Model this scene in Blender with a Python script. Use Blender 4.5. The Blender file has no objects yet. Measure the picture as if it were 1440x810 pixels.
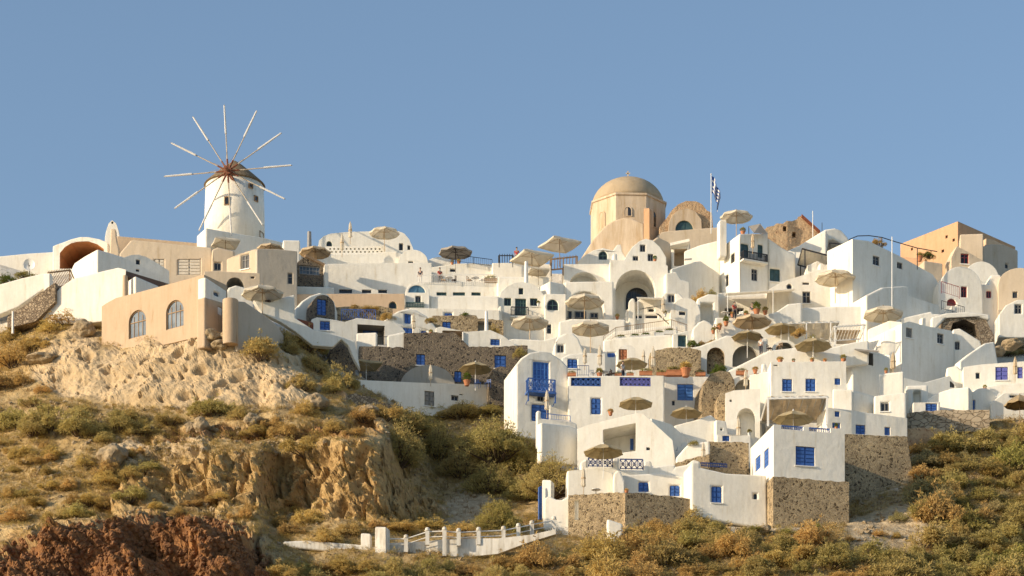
import bpy, bmesh, math, random
from mathutils import Vector, noise, Matrix
from mathutils.geometry import tessellate_polygon
random.seed(7)
R = math.radians
K, HZ, CZ = 3900.0, 1824.0, 3.0
scene = bpy.context.scene
COL = scene.collection

# ------------------------------------------------------------------ survey: measured direction + chosen distance -> place
def P(px, py, Y):
    return Vector(((px - 720) / K * Y, Y, CZ + (HZ - py) / K * Y))
def YV(py):
    return 240 + (750 - py) * .155

# ------------------------------------------------------------------ materials
MATS = {}
def nodes(name):
    m = bpy.data.materials.new(name); m.use_nodes = True
    nt = m.node_tree
    return m, nt, nt.nodes['Principled BSDF']
def N(nt, typ, **kw):
    n = nt.nodes.new(typ)
    for k, v in kw.items():
        if k in n.inputs: n.inputs[k].default_value = v
        else: setattr(n, k, v)
    return n
def L(nt, a, b): nt.links.new(a, b)
def mixc(nt, fac, a, b, mode='MIX'):
    n = nt.nodes.new('ShaderNodeMix'); n.data_type = 'RGBA'; n.blend_type = mode
    for s, v in ((0, fac), (6, a), (7, b)):
        if hasattr(v, 'links'): L(nt, v, n.inputs[s])
        else: n.inputs[s].default_value = v if s == 0 else (*v, 1)
    return n.outputs[2]
def mul(nt, a, b):
    return mixc(nt, 1.0, a, b, 'MULTIPLY')
def ramp(nt, fac, stops):
    r = nt.nodes.new('ShaderNodeValToRGB')
    e = r.color_ramp.elements
    while len(e) < len(stops): e.new(.5)
    for i, (p, c) in enumerate(stops):
        e[i].position = p; e[i].color = (*c, 1) if len(c) == 3 else c
    L(nt, fac, r.inputs[0])
    return r.outputs[0]
def pos(nt, scale=(1, 1, 1)):
    g = nt.nodes.new('ShaderNodeNewGeometry')
    mp = nt.nodes.new('ShaderNodeMapping'); mp.inputs['Scale'].default_value = scale
    L(nt, g.outputs['Position'], mp.inputs['Vector'])
    return mp.outputs[0]
def noi(nt, vec, scale, detail=4, rough=.55):
    n = N(nt, 'ShaderNodeTexNoise', Scale=scale, Detail=detail, Roughness=rough)
    L(nt, vec, n.inputs['Vector'])
    return n.outputs['Fac']
def bump(nt, h, b, strength=.3, dist=.1):
    n = N(nt, 'ShaderNodeBump', Strength=strength, Distance=dist)
    L(nt, h, n.inputs['Height']); L(nt, n.outputs[0], b.inputs['Normal'])

def plaster(name, c, stain=(.80, .75, .67), amt=.42):
    m, nt, b = nodes(name)
    p = pos(nt); ps = pos(nt, (1.6, 1.6, .22))
    big = ramp(nt, noi(nt, p, .45, 5, .6), [(.34, (.95, .945, .93)), (.6, (1, 1, 1))])
    streak = ramp(nt, noi(nt, ps, 1.2, 6, .7), [(.30, stain), (.30 + .26 * amt, (.93, .92, .9)), (.62, (1, 1, 1))])
    fine = ramp(nt, noi(nt, p, 5, 3), [(.3, (.965, .96, .955)), (.6, (1, 1, 1))])
    tint = mixc(nt, noi(nt, p, .12, 2), [x * y for x, y in zip(c, (1.0, .985, .955))], [min(.88, x * y) for x, y in zip(c, (1.0, 1.015, 1.03))])
    col = mul(nt, mul(nt, mul(nt, tint, big), streak), fine)
    L(nt, col, b.inputs['Base Color']); b.inputs['Roughness'].default_value = .9
    b.inputs['Specular IOR Level'].default_value = .15
    ad = nt.nodes.new('ShaderNodeMath'); ad.operation = 'MULTIPLY_ADD'; ad.inputs[1].default_value = 2.2
    L(nt, noi(nt, p, .55, 2, .5), ad.inputs[0]); L(nt, noi(nt, p, 2.2, 5, .6), ad.inputs[2])
    bump(nt, ad.outputs[0], b, .2, .12)
    MATS[name] = m; return m
def stonework(name, mortar, dark, light, scale=2.3, gap=.11, stretch=1.0):
    m, nt, b = nodes(name)
    p0 = pos(nt, (1, 1, stretch))
    w = N(nt, 'ShaderNodeTexNoise', Scale=1.4, Detail=2.0); L(nt, p0, w.inputs['Vector'])
    add = nt.nodes.new('ShaderNodeVectorMath'); add.operation = 'MULTIPLY_ADD'
    L(nt, w.outputs['Color'], add.inputs[0]); add.inputs[1].default_value = (.7, .7, .7); L(nt, p0, add.inputs[2])
    v = N(nt, 'ShaderNodeTexVoronoi', Scale=scale, feature='DISTANCE_TO_EDGE'); L(nt, add.outputs[0], v.inputs['Vector'])
    v2 = N(nt, 'ShaderNodeTexVoronoi', Scale=scale); L(nt, add.outputs[0], v2.inputs['Vector'])
    sep = nt.nodes.new('ShaderNodeSeparateColor'); L(nt, v2.outputs['Color'], sep.inputs[0])
    sc = ramp(nt, sep.outputs[0], [(.08, dark), (.4, [a * .4 + c * .6 for a, c in zip(dark, light)]), (.85, light)])
    edge = ramp(nt, v.outputs['Distance'], [(gap * .4, (0, 0, 0)), (gap, (1, 1, 1))])
    patch = ramp(nt, noi(nt, p0, .35, 4, .6), [(.35, (.72, .7, .68)), (.65, (1.0, .98, .95))])
    col = mul(nt, mixc(nt, edge, mortar, sc), patch)
    L(nt, col, b.inputs['Base Color']); b.inputs['Roughness'].default_value = .95
    bump(nt, edge, b, .9, .16)
    MATS[name] = m; return m
def rockmat(name, a, c, dark, scale=.8):
    m, nt, b = nodes(name)
    p = pos(nt)
    col = mixc(nt, ramp(nt, noi(nt, p, scale, 8, .65), [(.35, (0, 0, 0)), (.65, (1, 1, 1))]), a, c)
    v = N(nt, 'ShaderNodeTexVoronoi', Scale=scale * 2.2); L(nt, p, v.inputs['Vector'])
    col = mixc(nt, ramp(nt, noi(nt, p, scale * 3.2, 6, .7), [(.52, (0, 0, 0)), (.68, (.85, .85, .85))]), col, dark)
    L(nt, col, b.inputs['Base Color']); b.inputs['Roughness'].default_value = 1
    bump(nt, noi(nt, p, scale * 3, 8, .7), b, .9, .3)
    MATS[name] = m; return m
def paint(name, c, rough=.6, var=.2, metal=0):
    m, nt, b = nodes(name)
    p = pos(nt)
    v = ramp(nt, noi(nt, p, 3.0, 5, .65), [(.3, (1 - var,) * 3), (.65, (1, 1, 1))])
    L(nt, mul(nt, v, c), b.inputs['Base Color'])
    b.inputs['Roughness'].default_value = rough; b.inputs['Metallic'].default_value = metal
    MATS[name] = m; return m
def glassy(name, c, rough=.12):
    m, nt, b = nodes(name)
    p = pos(nt)
    L(nt, mul(nt, ramp(nt, noi(nt, p, .9, 3), [(.35, (.5, .5, .5)), (.65, (1.2, 1.2, 1.2))]), c), b.inputs['Base Color'])
    b.inputs['Roughness'].default_value = rough
    MATS[name] = m; return m
def fabric(name, c, trans=.35):
    m, nt, b = nodes(name)
    p = pos(nt)
    col = mul(nt, ramp(nt, noi(nt, p, 2.0, 4), [(.3, (.84, .83, .8)), (.65, (1, 1, 1))]), c)
    L(nt, col, b.inputs['Base Color']); b.inputs['Roughness'].default_value = .95
    t = nt.nodes.new('ShaderNodeBsdfTranslucent'); L(nt, col, t.inputs[0])
    mx = nt.nodes.new('ShaderNodeMixShader'); mx.inputs[0].default_value = trans
    L(nt, b.outputs[0], mx.inputs[1]); L(nt, t.outputs[0], mx.inputs[2])
    L(nt, mx.outputs[0], nt.nodes['Material Output'].inputs[0])
    MATS[name] = m; return m
def leafmat(name, a, c, d):
    m, nt, b = nodes(name)
    oi = nt.nodes.new('ShaderNodeObjectInfo')
    p = pos(nt)
    col = mixc(nt, ramp(nt, noi(nt, p, 1.3, 4, .6), [(.36, (0, 0, 0)), (.64, (1, 1, 1))]), a, c)
    col = mixc(nt, ramp(nt, noi(nt, p, 5.5, 3), [(.5, (0, 0, 0)), (.72, (.8, .8, .8))]), col, d)
    hv = nt.nodes.new('ShaderNodeHueSaturation')
    mr = N(nt, 'ShaderNodeMapRange'); mr.inputs['To Min'].default_value = .84; mr.inputs['To Max'].default_value = 1.16
    L(nt, oi.outputs['Random'], mr.inputs[0]); L(nt, mr.outputs[0], hv.inputs['Value'])
    mr2 = N(nt, 'ShaderNodeMapRange'); mr2.inputs['To Min'].default_value = .493; mr2.inputs['To Max'].default_value = .514
    m3 = nt.nodes.new('ShaderNodeMath'); m3.operation = 'FRACT'; m4 = nt.nodes.new('ShaderNodeMath'); m4.operation = 'MULTIPLY'; m4.inputs[1].default_value = 7.31
    L(nt, oi.outputs['Random'], m4.inputs[0]); L(nt, m4.outputs[0], m3.inputs[0]); L(nt, m3.outputs[0], mr2.inputs[0]); L(nt, mr2.outputs[0], hv.inputs['Hue'])
    L(nt, col, hv.inputs['Color'])
    L(nt, hv.outputs[0], b.inputs['Base Color']); b.inputs['Roughness'].default_value = .95
    b.inputs['Specular IOR Level'].default_value = .1
    t = nt.nodes.new('ShaderNodeBsdfTranslucent'); L(nt, hv.outputs[0], t.inputs[0])
    mx = nt.nodes.new('ShaderNodeMixShader'); mx.inputs[0].default_value = .42
    L(nt, b.outputs[0], mx.inputs[1]); L(nt, t.outputs[0], mx.inputs[2]); L(nt, mx.outputs[0], nt.nodes['Material Output'].inputs[0])
    MATS[name] = m; return m

plaster('white', (.865, .83, .75))
plaster('cream', (.64, .53, .40))
plaster('tan', (.53, .405, .285), (.7, .62, .5))
plaster('peach', (.72, .53, .36), (.75, .68, .6))
plaster('orange', (.60, .375, .225), (.8, .7, .6))
plaster('church', (.66, .535, .40), (.72, .64, .52), .9)
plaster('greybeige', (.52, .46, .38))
plaster('shadeplaster', (.36, .34, .30))  # grey stands in for shade inside recesses and on the low vault
plaster('domebrown', (.47, .37, .25), (.8, .78, .74))
plaster('terracotta', (.58, .27, .12))
plaster('oldwhite', (.76, .73, .67), (.5, .45, .38), .8)
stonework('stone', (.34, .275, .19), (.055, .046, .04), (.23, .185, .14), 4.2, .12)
stonework('stonelit', (.56, .435, .26), (.11, .08, .045), (.56, .44, .28), 4.8, .13)  # paler copy of stone for sunlit walls, sunlight put into the colour
stonework('blockstone', (.30, .23, .15), (.40, .32, .22), (.55, .45, .32), 1.5, .06, 1.6)
stonework('rubble', (.20, .15, .10), (.26, .20, .14), (.50, .40, .28), 4.2, .1)
rockmat('ruinrock', (.62, .45, .27), (.50, .33, .19), (.26, .13, .07), .9)
rockmat('tanrock', (.44, .34, .21), (.33, .25, .15), (.16, .12, .08), .7)
paint('blue', (.05, .145, .46), .5, .4); paint('sky', (.085, .235, .60), .5, .3); paint('thatch', (.22, .155, .085), 1, .4); paint('palewood', (.52, .44, .33), .7); paint('bluep', (.14, .15, .48), .5); paint('bluedark', (.03, .06, .2), .5)
paint('green', (.05, .10, .09), .5); paint('red', (.32, .05, .05), .6); paint('darkwood', (.07, .04, .03), .7)
paint('wood', (.34, .22, .12), .7, .35); paint('polewood', (.55, .40, .24), .6); paint('iron', (.02, .02, .025), .5)
paint('whitepaint', (.80, .78, .73), .5, .1); paint('rust', (.24, .075, .035), .8, .4); paint('straw', (.40, .30, .17), 1, .4)
paint('clay', (.50, .20, .09), .85, .25); paint('grey', (.32, .31, .30), .8); paint('greyshutter', (.24, .23, .21), .7)
paint('creamdoor', (.68, .61, .50), .7); paint('skin', (.42, .26, .18), .6, .05); paint('hair', (.03, .02, .015), .7)
paint('redcloth', (.50, .06, .04), .9); paint('whitecloth', (.7, .68, .64), .9); paint('darkcloth', (.05, .05, .07), .9)
paint('flagblue', (.03, .09, .32), .8, .1); paint('bark', (.12, .08, .05), 1, .4)
glassy('dark', (.022, .024, .028)); glassy('glass', (.13, .17, .21), .08); glassy('greenglass', (.06, .11, .11), .1); glassy('blueglass', (.12, .26, .38), .12)
fabric('canvas', (.88, .82, .70), .5); fabric('olive', (.64, .535, .33), .42); fabric('oldcanvas', (.80, .68, .50), .46); fabric('greycanvas', (.46, .42, .37), .3)
leafmat('leaf_ochre', (.66, .47, .18), (.56, .385, .14), (.44, .29, .11))
leafmat('leaf_olive', (.46, .375, .14), (.54, .415, .165), (.31, .25, .09))
leafmat('leaf_green', (.33, .29, .09), (.42, .345, .115), (.22, .195, .06))
leafmat('leaf_grey', (.42, .37, .18), (.48, .40, .19), (.27, .23, .11))
leafmat('leaf_fresh', (.10, .17, .03), (.22, .22, .04), (.05, .09, .02))
leafmat('grass', (.42, .29, .12), (.32, .21, .085), (.22, .135, .055))

# ------------------------------------------------------------------ mesh building
class MB:
    def __init__(s): s.v = []; s.f = []; s.sm = False
    def add(s, vs, fs):
        o = len(s.v); s.v += [Vector(v) for v in vs]; s.f += [tuple(i + o for i in f) for f in fs]
    def hexa(s, p):          # 8 corners: bottom ring 0-3, top ring 4-7
        s.add(p, [(3, 2, 1, 0), (4, 5, 6, 7), (0, 1, 5, 4), (1, 2, 6, 5), (2, 3, 7, 6), (3, 0, 4, 7)])
    def box(s, c, sx, sy, sz, rz=0):
        ca, sa = math.cos(rz), math.sin(rz); q = []
        for z in (-sz / 2, sz / 2):
            for x, y in ((-1, -1), (1, -1), (1, 1), (-1, 1)):
                x, y = x * sx / 2, y * sy / 2
                q.append(Vector(c) + Vector((x * ca - y * sa, x * sa + y * ca, z)))
        s.hexa(q)
    def tube(s, a, b, r0, r1=None, n=6, cap=True):
        a, b = Vector(a), Vector(b); r1 = r0 if r1 is None else r1
        d = (b - a); 
        if d.length < 1e-5: return
        q = d.to_track_quat('Z', 'Y'); vs = []
        for p, r in ((a, r0), (b, r1)):
            for i in range(n):
                t = 2 * math.pi * i / n
                vs.append(p + q @ Vector((r * math.cos(t), r * math.sin(t), 0)))
        fs = [(i, (i + 1) % n, n + (i + 1) % n, n + i) for i in range(n)]
        if cap: fs += [tuple(range(n))[::-1], tuple(range(n, 2 * n))]
        s.add(vs, fs)
    def lathe(s, c, prof, n=24, sx=1, sy=1, a0=0, star=0):
        c = Vector(c); vs = []; m = len(prof)
        for r, z in prof:
            for i in range(n):
                t = a0 + 2 * math.pi * i / n
                rr = r * (1 - star * (i % 2))
                vs.append(c + Vector((rr * math.cos(t) * sx, rr * math.sin(t) * sy, z)))
        fs = []
        for j in range(m - 1):
            for i in range(n):
                k = (i + 1) % n
                fs.append((j * n + i, j * n + k, (j + 1) * n + k, (j + 1) * n + i))
        fs.append(tuple(range(n))[::-1]); fs.append(tuple((m - 1) * n + i for i in range(n)))
        s.add(vs, fs)
    def build(s, name, mat, parent=None, loc=None, smooth=False, mats=None, fm=None):
        org = Vector(loc) if loc is not None else (ORG[parent.name] if parent else Vector((0, 0, 0)))
        me = bpy.data.meshes.new(name)
        me.from_pydata([v - org for v in s.v], [], s.f)
        for m in (mats or [mat]): me.materials.append(MATS[m])
        if fm: me.polygons.foreach_set('material_index', fm)
        if smooth: me.polygons.foreach_set('use_smooth', [True] * len(me.polygons))
        o = bpy.data.objects.new(name, me); COL.objects.link(o)
        ORG[o.name] = org
        if parent: o.parent = parent
        else: o.location = org
        return o
ORG = {}
def tag(o, label=None, cat=None, group=None, kind=None):
    if label: o['label'] = label
    if cat: o['category'] = cat
    if group: o['group'] = group
    if kind: o['kind'] = kind
    return o
def empty(name, loc, label, cat, group=None):
    o = bpy.data.objects.new(name, None); COL.objects.link(o); o.location = loc; o.empty_display_size = .2
    ORG[o.name] = Vector(loc)
    return tag(o, label, cat, group)
def kids(o): return [c for c in COL.objects if c.parent == o]
KIDS = {}
def copy_tree(o, parent=None):
    c = o.copy(); COL.objects.link(c)
    if parent: c.parent = parent
    if o.name not in KIDS: KIDS[o.name] = list(o.children)
    for ch in KIDS[o.name]: copy_tree(ch, c)
    return c

# ------------------------------------------------------------------ vertical facade plane
class Plane:
    def __init__(s, px, Y, rot, off=0):
        s.a = R(rot); s.u = Vector((math.cos(s.a), math.sin(s.a))); s.n = Vector((-s.u.y, s.u.x))
        s.A = Vector(((px - 720) / K * Y, Y)) + s.n * off
        s.args = (px, Y, rot)
    def t(s, px):
        k = (px - 720) / K
        return (k * s.A.y - s.A.x) / (s.u.x - k * s.u.y)
    def tz(s, px, py):
        t = s.t(px); y = s.A.y + t * s.u.y
        return (t, CZ + (HZ - py) / K * y)
    def pt(s, t, z, o=0):
        q = s.A + s.u * t + s.n * o
        return Vector((q.x, q.y, z))
    def rect(s, x0, y0, x1, y1):
        xm, ym = (x0 + x1) / 2, (y0 + y1) / 2
        return s.t(x0), s.t(x1), s.tz(xm, y1)[1], s.tz(xm, y0)[1]
    def bx(s, mb, t0, t1, z0, z1, o0, o1):
        mb.hexa([s.pt(t0, z0, o0), s.pt(t1, z0, o0), s.pt(t1, z0, o1), s.pt(t0, z0, o1),
                 s.pt(t0, z1, o0), s.pt(t1, z1, o0), s.pt(t1, z1, o1), s.pt(t0, z1, o1)])
def inside(p, poly):
    x, y = p; c = False; n = len(poly)
    for i in range(n):
        x1, y1 = poly[i]; x2, y2 = poly[(i + 1) % n]
        if (y1 > y) != (y2 > y) and x < (x2 - x1) * (y - y1) / (y2 - y1) + x1: c = not c
    return c
def arch_pts(t0, t1, z0, z1, n=12):
    r = (t1 - t0) / 2; h = min(r, (z1 - z0) * .98); cx = (t0 + t1) / 2; zs = z1 - h
    pts = [(t0, z0), (t1, z0)]
    if zs - z0 > .02: pts.append((t1, zs))
    for i in range(1, n): 
        a = math.pi * i / n; pts.append((cx + r * math.cos(a), zs + h * math.sin(a)))
    pts.append((t0, zs)) if zs - z0 > .02 else None
    return pts
def arc(x0, x1, ys, yt, n=14):
    cx, r, h = (x0 + x1) / 2, (x1 - x0) / 2, ys - yt
    return [(cx - r * math.cos(math.pi * i / n), ys - h * math.sin(math.pi * i / n)) for i in range(n + 1)]

# frame material, pane material, kind
STY = {'blue': ('blue', 'blue', 'shutter'), 'bluep': ('bluep', 'bluep', 'shutter'), 'bdoor': ('blue', 'blue', 'door'), 'bfrench': ('sky', 'blue', 'french'), 'sdoor': ('sky', 'sky', 'door'),
       'gdoor': ('green', 'greenglass', 'french'), 'green': ('green', 'dark', 'window'), 'gdark': ('green', 'greenglass', 'window'), 'dark': ('greyshutter', 'dark', 'window'),
       'red': ('red', 'dark', 'window'), 'slit': ('greyshutter', 'dark', 'slit'), 'gslit': ('green', 'greenglass', 'window'), 'adark': ('green', 'dark', 'awin'), 'aglass': ('wood', 'glass', 'awin'),
       'ablue': ('blueglass', 'blueglass', 'awin'), 'agreen': ('green', 'greenglass', 'awin'), 'abig': ('iron', 'dark', 'awin'), 'round': ('greyshutter', 'dark', 'round'), 'gate': ('greyshutter', 'greyshutter', 'shutter'),
       'cdoor': ('creamdoor', 'creamdoor', 'door'), 'tdoor': ('clay', 'clay', 'door'), 'areddoor': ('red', 'red', 'awin'), 'grid': ('grey', 'glass', 'grid'), 'ggrey': ('greyshutter', 'greyshutter', 'shutter')}
def opening_poly(pl, op):
    st = op[0]
    if st in ('poly', 'aniche', 'niche'): pass
    x0, y0, x1, y1 = op[1:5]
    t0, t1, z0, z1 = pl.rect(x0, y0, x1, y1)
    if st == 'aniche' or STY.get(st, ('', '', ''))[2] == 'awin': return arch_pts(t0, t1, z0, z1)
    if STY.get(st, ('', '', ''))[2] == 'round':
        return [((t0 + t1) / 2 + (t1 - t0) / 2 * math.cos(a * math.pi / 8), (z0 + z1) / 2 + (z1 - z0) / 2 * math.sin(a * math.pi / 8)) for a in range(16)]
    return [(t0, z0), (t1, z0), (t1, z1), (t0, z1)]
def fill_window(pl, op, root, o):
    """frame and pane of one opening, o metres behind the facade plane"""
    fm, pm, kd = STY[op[0]]
    poly = opening_poly(pl, op)
    ts = [p[0] for p in poly]; zs = [p[1] for p in poly]
    t0, t1, z0, z1 = min(ts), max(ts), min(zs), max(zs); w = t1 - t0; h = z1 - z0
    f = MB(); fw = min(.09, w * .13)
    if kd in ('shutter', 'window') and w > .75 and h > .75 and o > .1:
        sl = MB(); pl.bx(sl, t0 - .1, t1 + .1, z0 - .1, z0 - .005, -.09, o - .02); sl.build('sill', 'whitepaint', root)
    if kd in ('shutter', 'door'):
        leaves = 2 if w > .55 else 1
        for i in range(leaves):
            a, b = t0 + w * i / leaves + .015, t0 + w * (i + 1) / leaves - .015
            pl.bx(f, a, b, z0 + .01, z1 - .01, o - .05, o + .03)
            for q in range(3 if h < 1.5 else 5):
                n_ = 3 if h < 1.5 else 5
                za = z0 + h * (q + .12) / n_; zb = z0 + h * (q + .88) / n_
                if b - a > .25: pl.bx(f, a + .07, b - .07, za, zb, o - .11, o - .045)
        nm = 'door' if kd == 'door' else ('gate' if op[0] == 'gate' else 'shutter')
        fo = f.build(nm, fm, root)
        if kd == 'door':
            g = MB(); pl.bx(g, t0 + w * .5 - .05, t0 + w * .5 - .02, z0 + h * .48, z0 + h * .54, o - .15, o - .05)
            g.build('handle', 'iron', fo)
        return
    if kd == 'slit':
        g = MB(); g.add([pl.pt(t, z, o) for t, z in poly], [tuple(range(len(poly)))]); g.build('window', pm, root); return
    # glazed
    n = len(poly); cx, cz = (t0 + t1) / 2, (z0 + z1) / 2
    if kd in ('awin', 'round'):
        inn = [(t + (cx - t) * min(.5, fw * 2 / w), z + (cz - z) * min(.5, fw * 2 / h)) for t, z in poly]
        for i in range(n):
            j = (i + 1) % n
            q = [poly[i], poly[j], inn[j], inn[i]]
            f.hexa([pl.pt(t, z, o - .07) for t, z in q] + [pl.pt(t, z, o + .02) for t, z in q])
        if kd == 'awin' and w > .9:
            pl.bx(f, cx - fw * .35, cx + fw * .35, z0, z1 - fw * .6, o - .05, o + .01)
            if h > w * .7: pl.bx(f, t0, t1, z1 - w / 2 - .04, z1 - w / 2 + .04, o - .06, o + .01)
            if w > 2:
                for k in (.25, .75): pl.bx(f, t0 + w * k - .03, t0 + w * k + .03, z0, z0 + h * .8, o - .05, o + .01)
    else:
        for a, b, c, d in ((t0, t0 + fw, z0, z1), (t1 - fw, t1, z0, z1), (t0 + fw, t1 - fw, z0, z0 + fw), (t0 + fw, t1 - fw, z1 - fw, z1)):
            pl.bx(f, a, b, c, d, o - .07, o + .02)
        if w > .5: pl.bx(f, cx - fw * .45, cx + fw * .45, z0 + fw, z1 - fw, o - .055, o + .01)
        if h > .9 and kd == 'window': pl.bx(f, t0 + fw, t1 - fw, cz + h * .12, cz + h * .12 + .05, o - .05, o + .008)
        if kd == 'french':
            for k in (.3, .52, .74): pl.bx(f, t0 + fw, t1 - fw, z0 + h * k, z0 + h * k + .06, o - .05, o + .008)
            for k in (.25, .75): pl.bx(f, t0 + w * k - .06, t0 + w * k + .06, z0 + fw, z1 - fw, o - .045, o + .006)
            pl.bx(f, t0 + fw, t1 - fw, z0 + fw, z0 + h * .28, o - .04, o + .005)
        if kd == 'grid':
            for k in range(1, 6): pl.bx(f, t0 + w * k / 6 - .025, t0 + w * k / 6 + .025, z0 + fw, z1 - fw, o - .05, o + .01)
            pl.bx(f, t0 + fw, t1 - fw, cz - .02, cz + .03, o - .045, o + .008)
    fo = f.build('door' if kd == 'french' else 'window', fm, root)
    g = MB(); g.add([pl.pt(t, z, o) for t, z in poly], [tuple(range(n))]); g.build('pane', pm, fo)
def rail_geo(mb, pl, x0, y0, x1, y1, o, style, bar=.032):
    t0, t1 = pl.t(x0), pl.t(x1); zb = pl.tz(x0, y1)[1]; zt = pl.tz(x0, y0)[1]
    b = bar
    pl.bx(mb, t0, t1, zt - .09, zt, o - .04, o + .04); pl.bx(mb, t0, t1, zb + .05, zb + .12, o - .02, o + .02)
    n = max(2, int((t1 - t0) / (.16 if style != 'x' else .42)))
    for i in range(n + 1):
        t = t0 + (t1 - t0) * i / n
        pl.bx(mb, t - b, t + b, zb, zt - .05, o - b, o + b)
    if style == 'x':
        for i in range(n):
            ta, tb = t0 + (t1 - t0) * i / n, t0 + (t1 - t0) * (i + 1) / n; tm = (ta + tb) / 2
            mb.tube(pl.pt(ta, zb + .08, o), pl.pt(tb, zt - .06, o), b * 1.1, n=4); mb.tube(pl.pt(tb, zb + .08, o), pl.pt(ta, zt - .06, o), b * 1.1, n=4)
            zc = (zb + zt) / 2; r = .13
            for k in range(8):
                a1, a2 = k * math.pi / 4, (k + 1) * math.pi / 4
                mb.tube(pl.pt(tm + r * math.cos(a1), zc + r * math.sin(a1), o), pl.pt(tm + r * math.cos(a2), zc + r * math.sin(a2), o), b, n=4)

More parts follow.
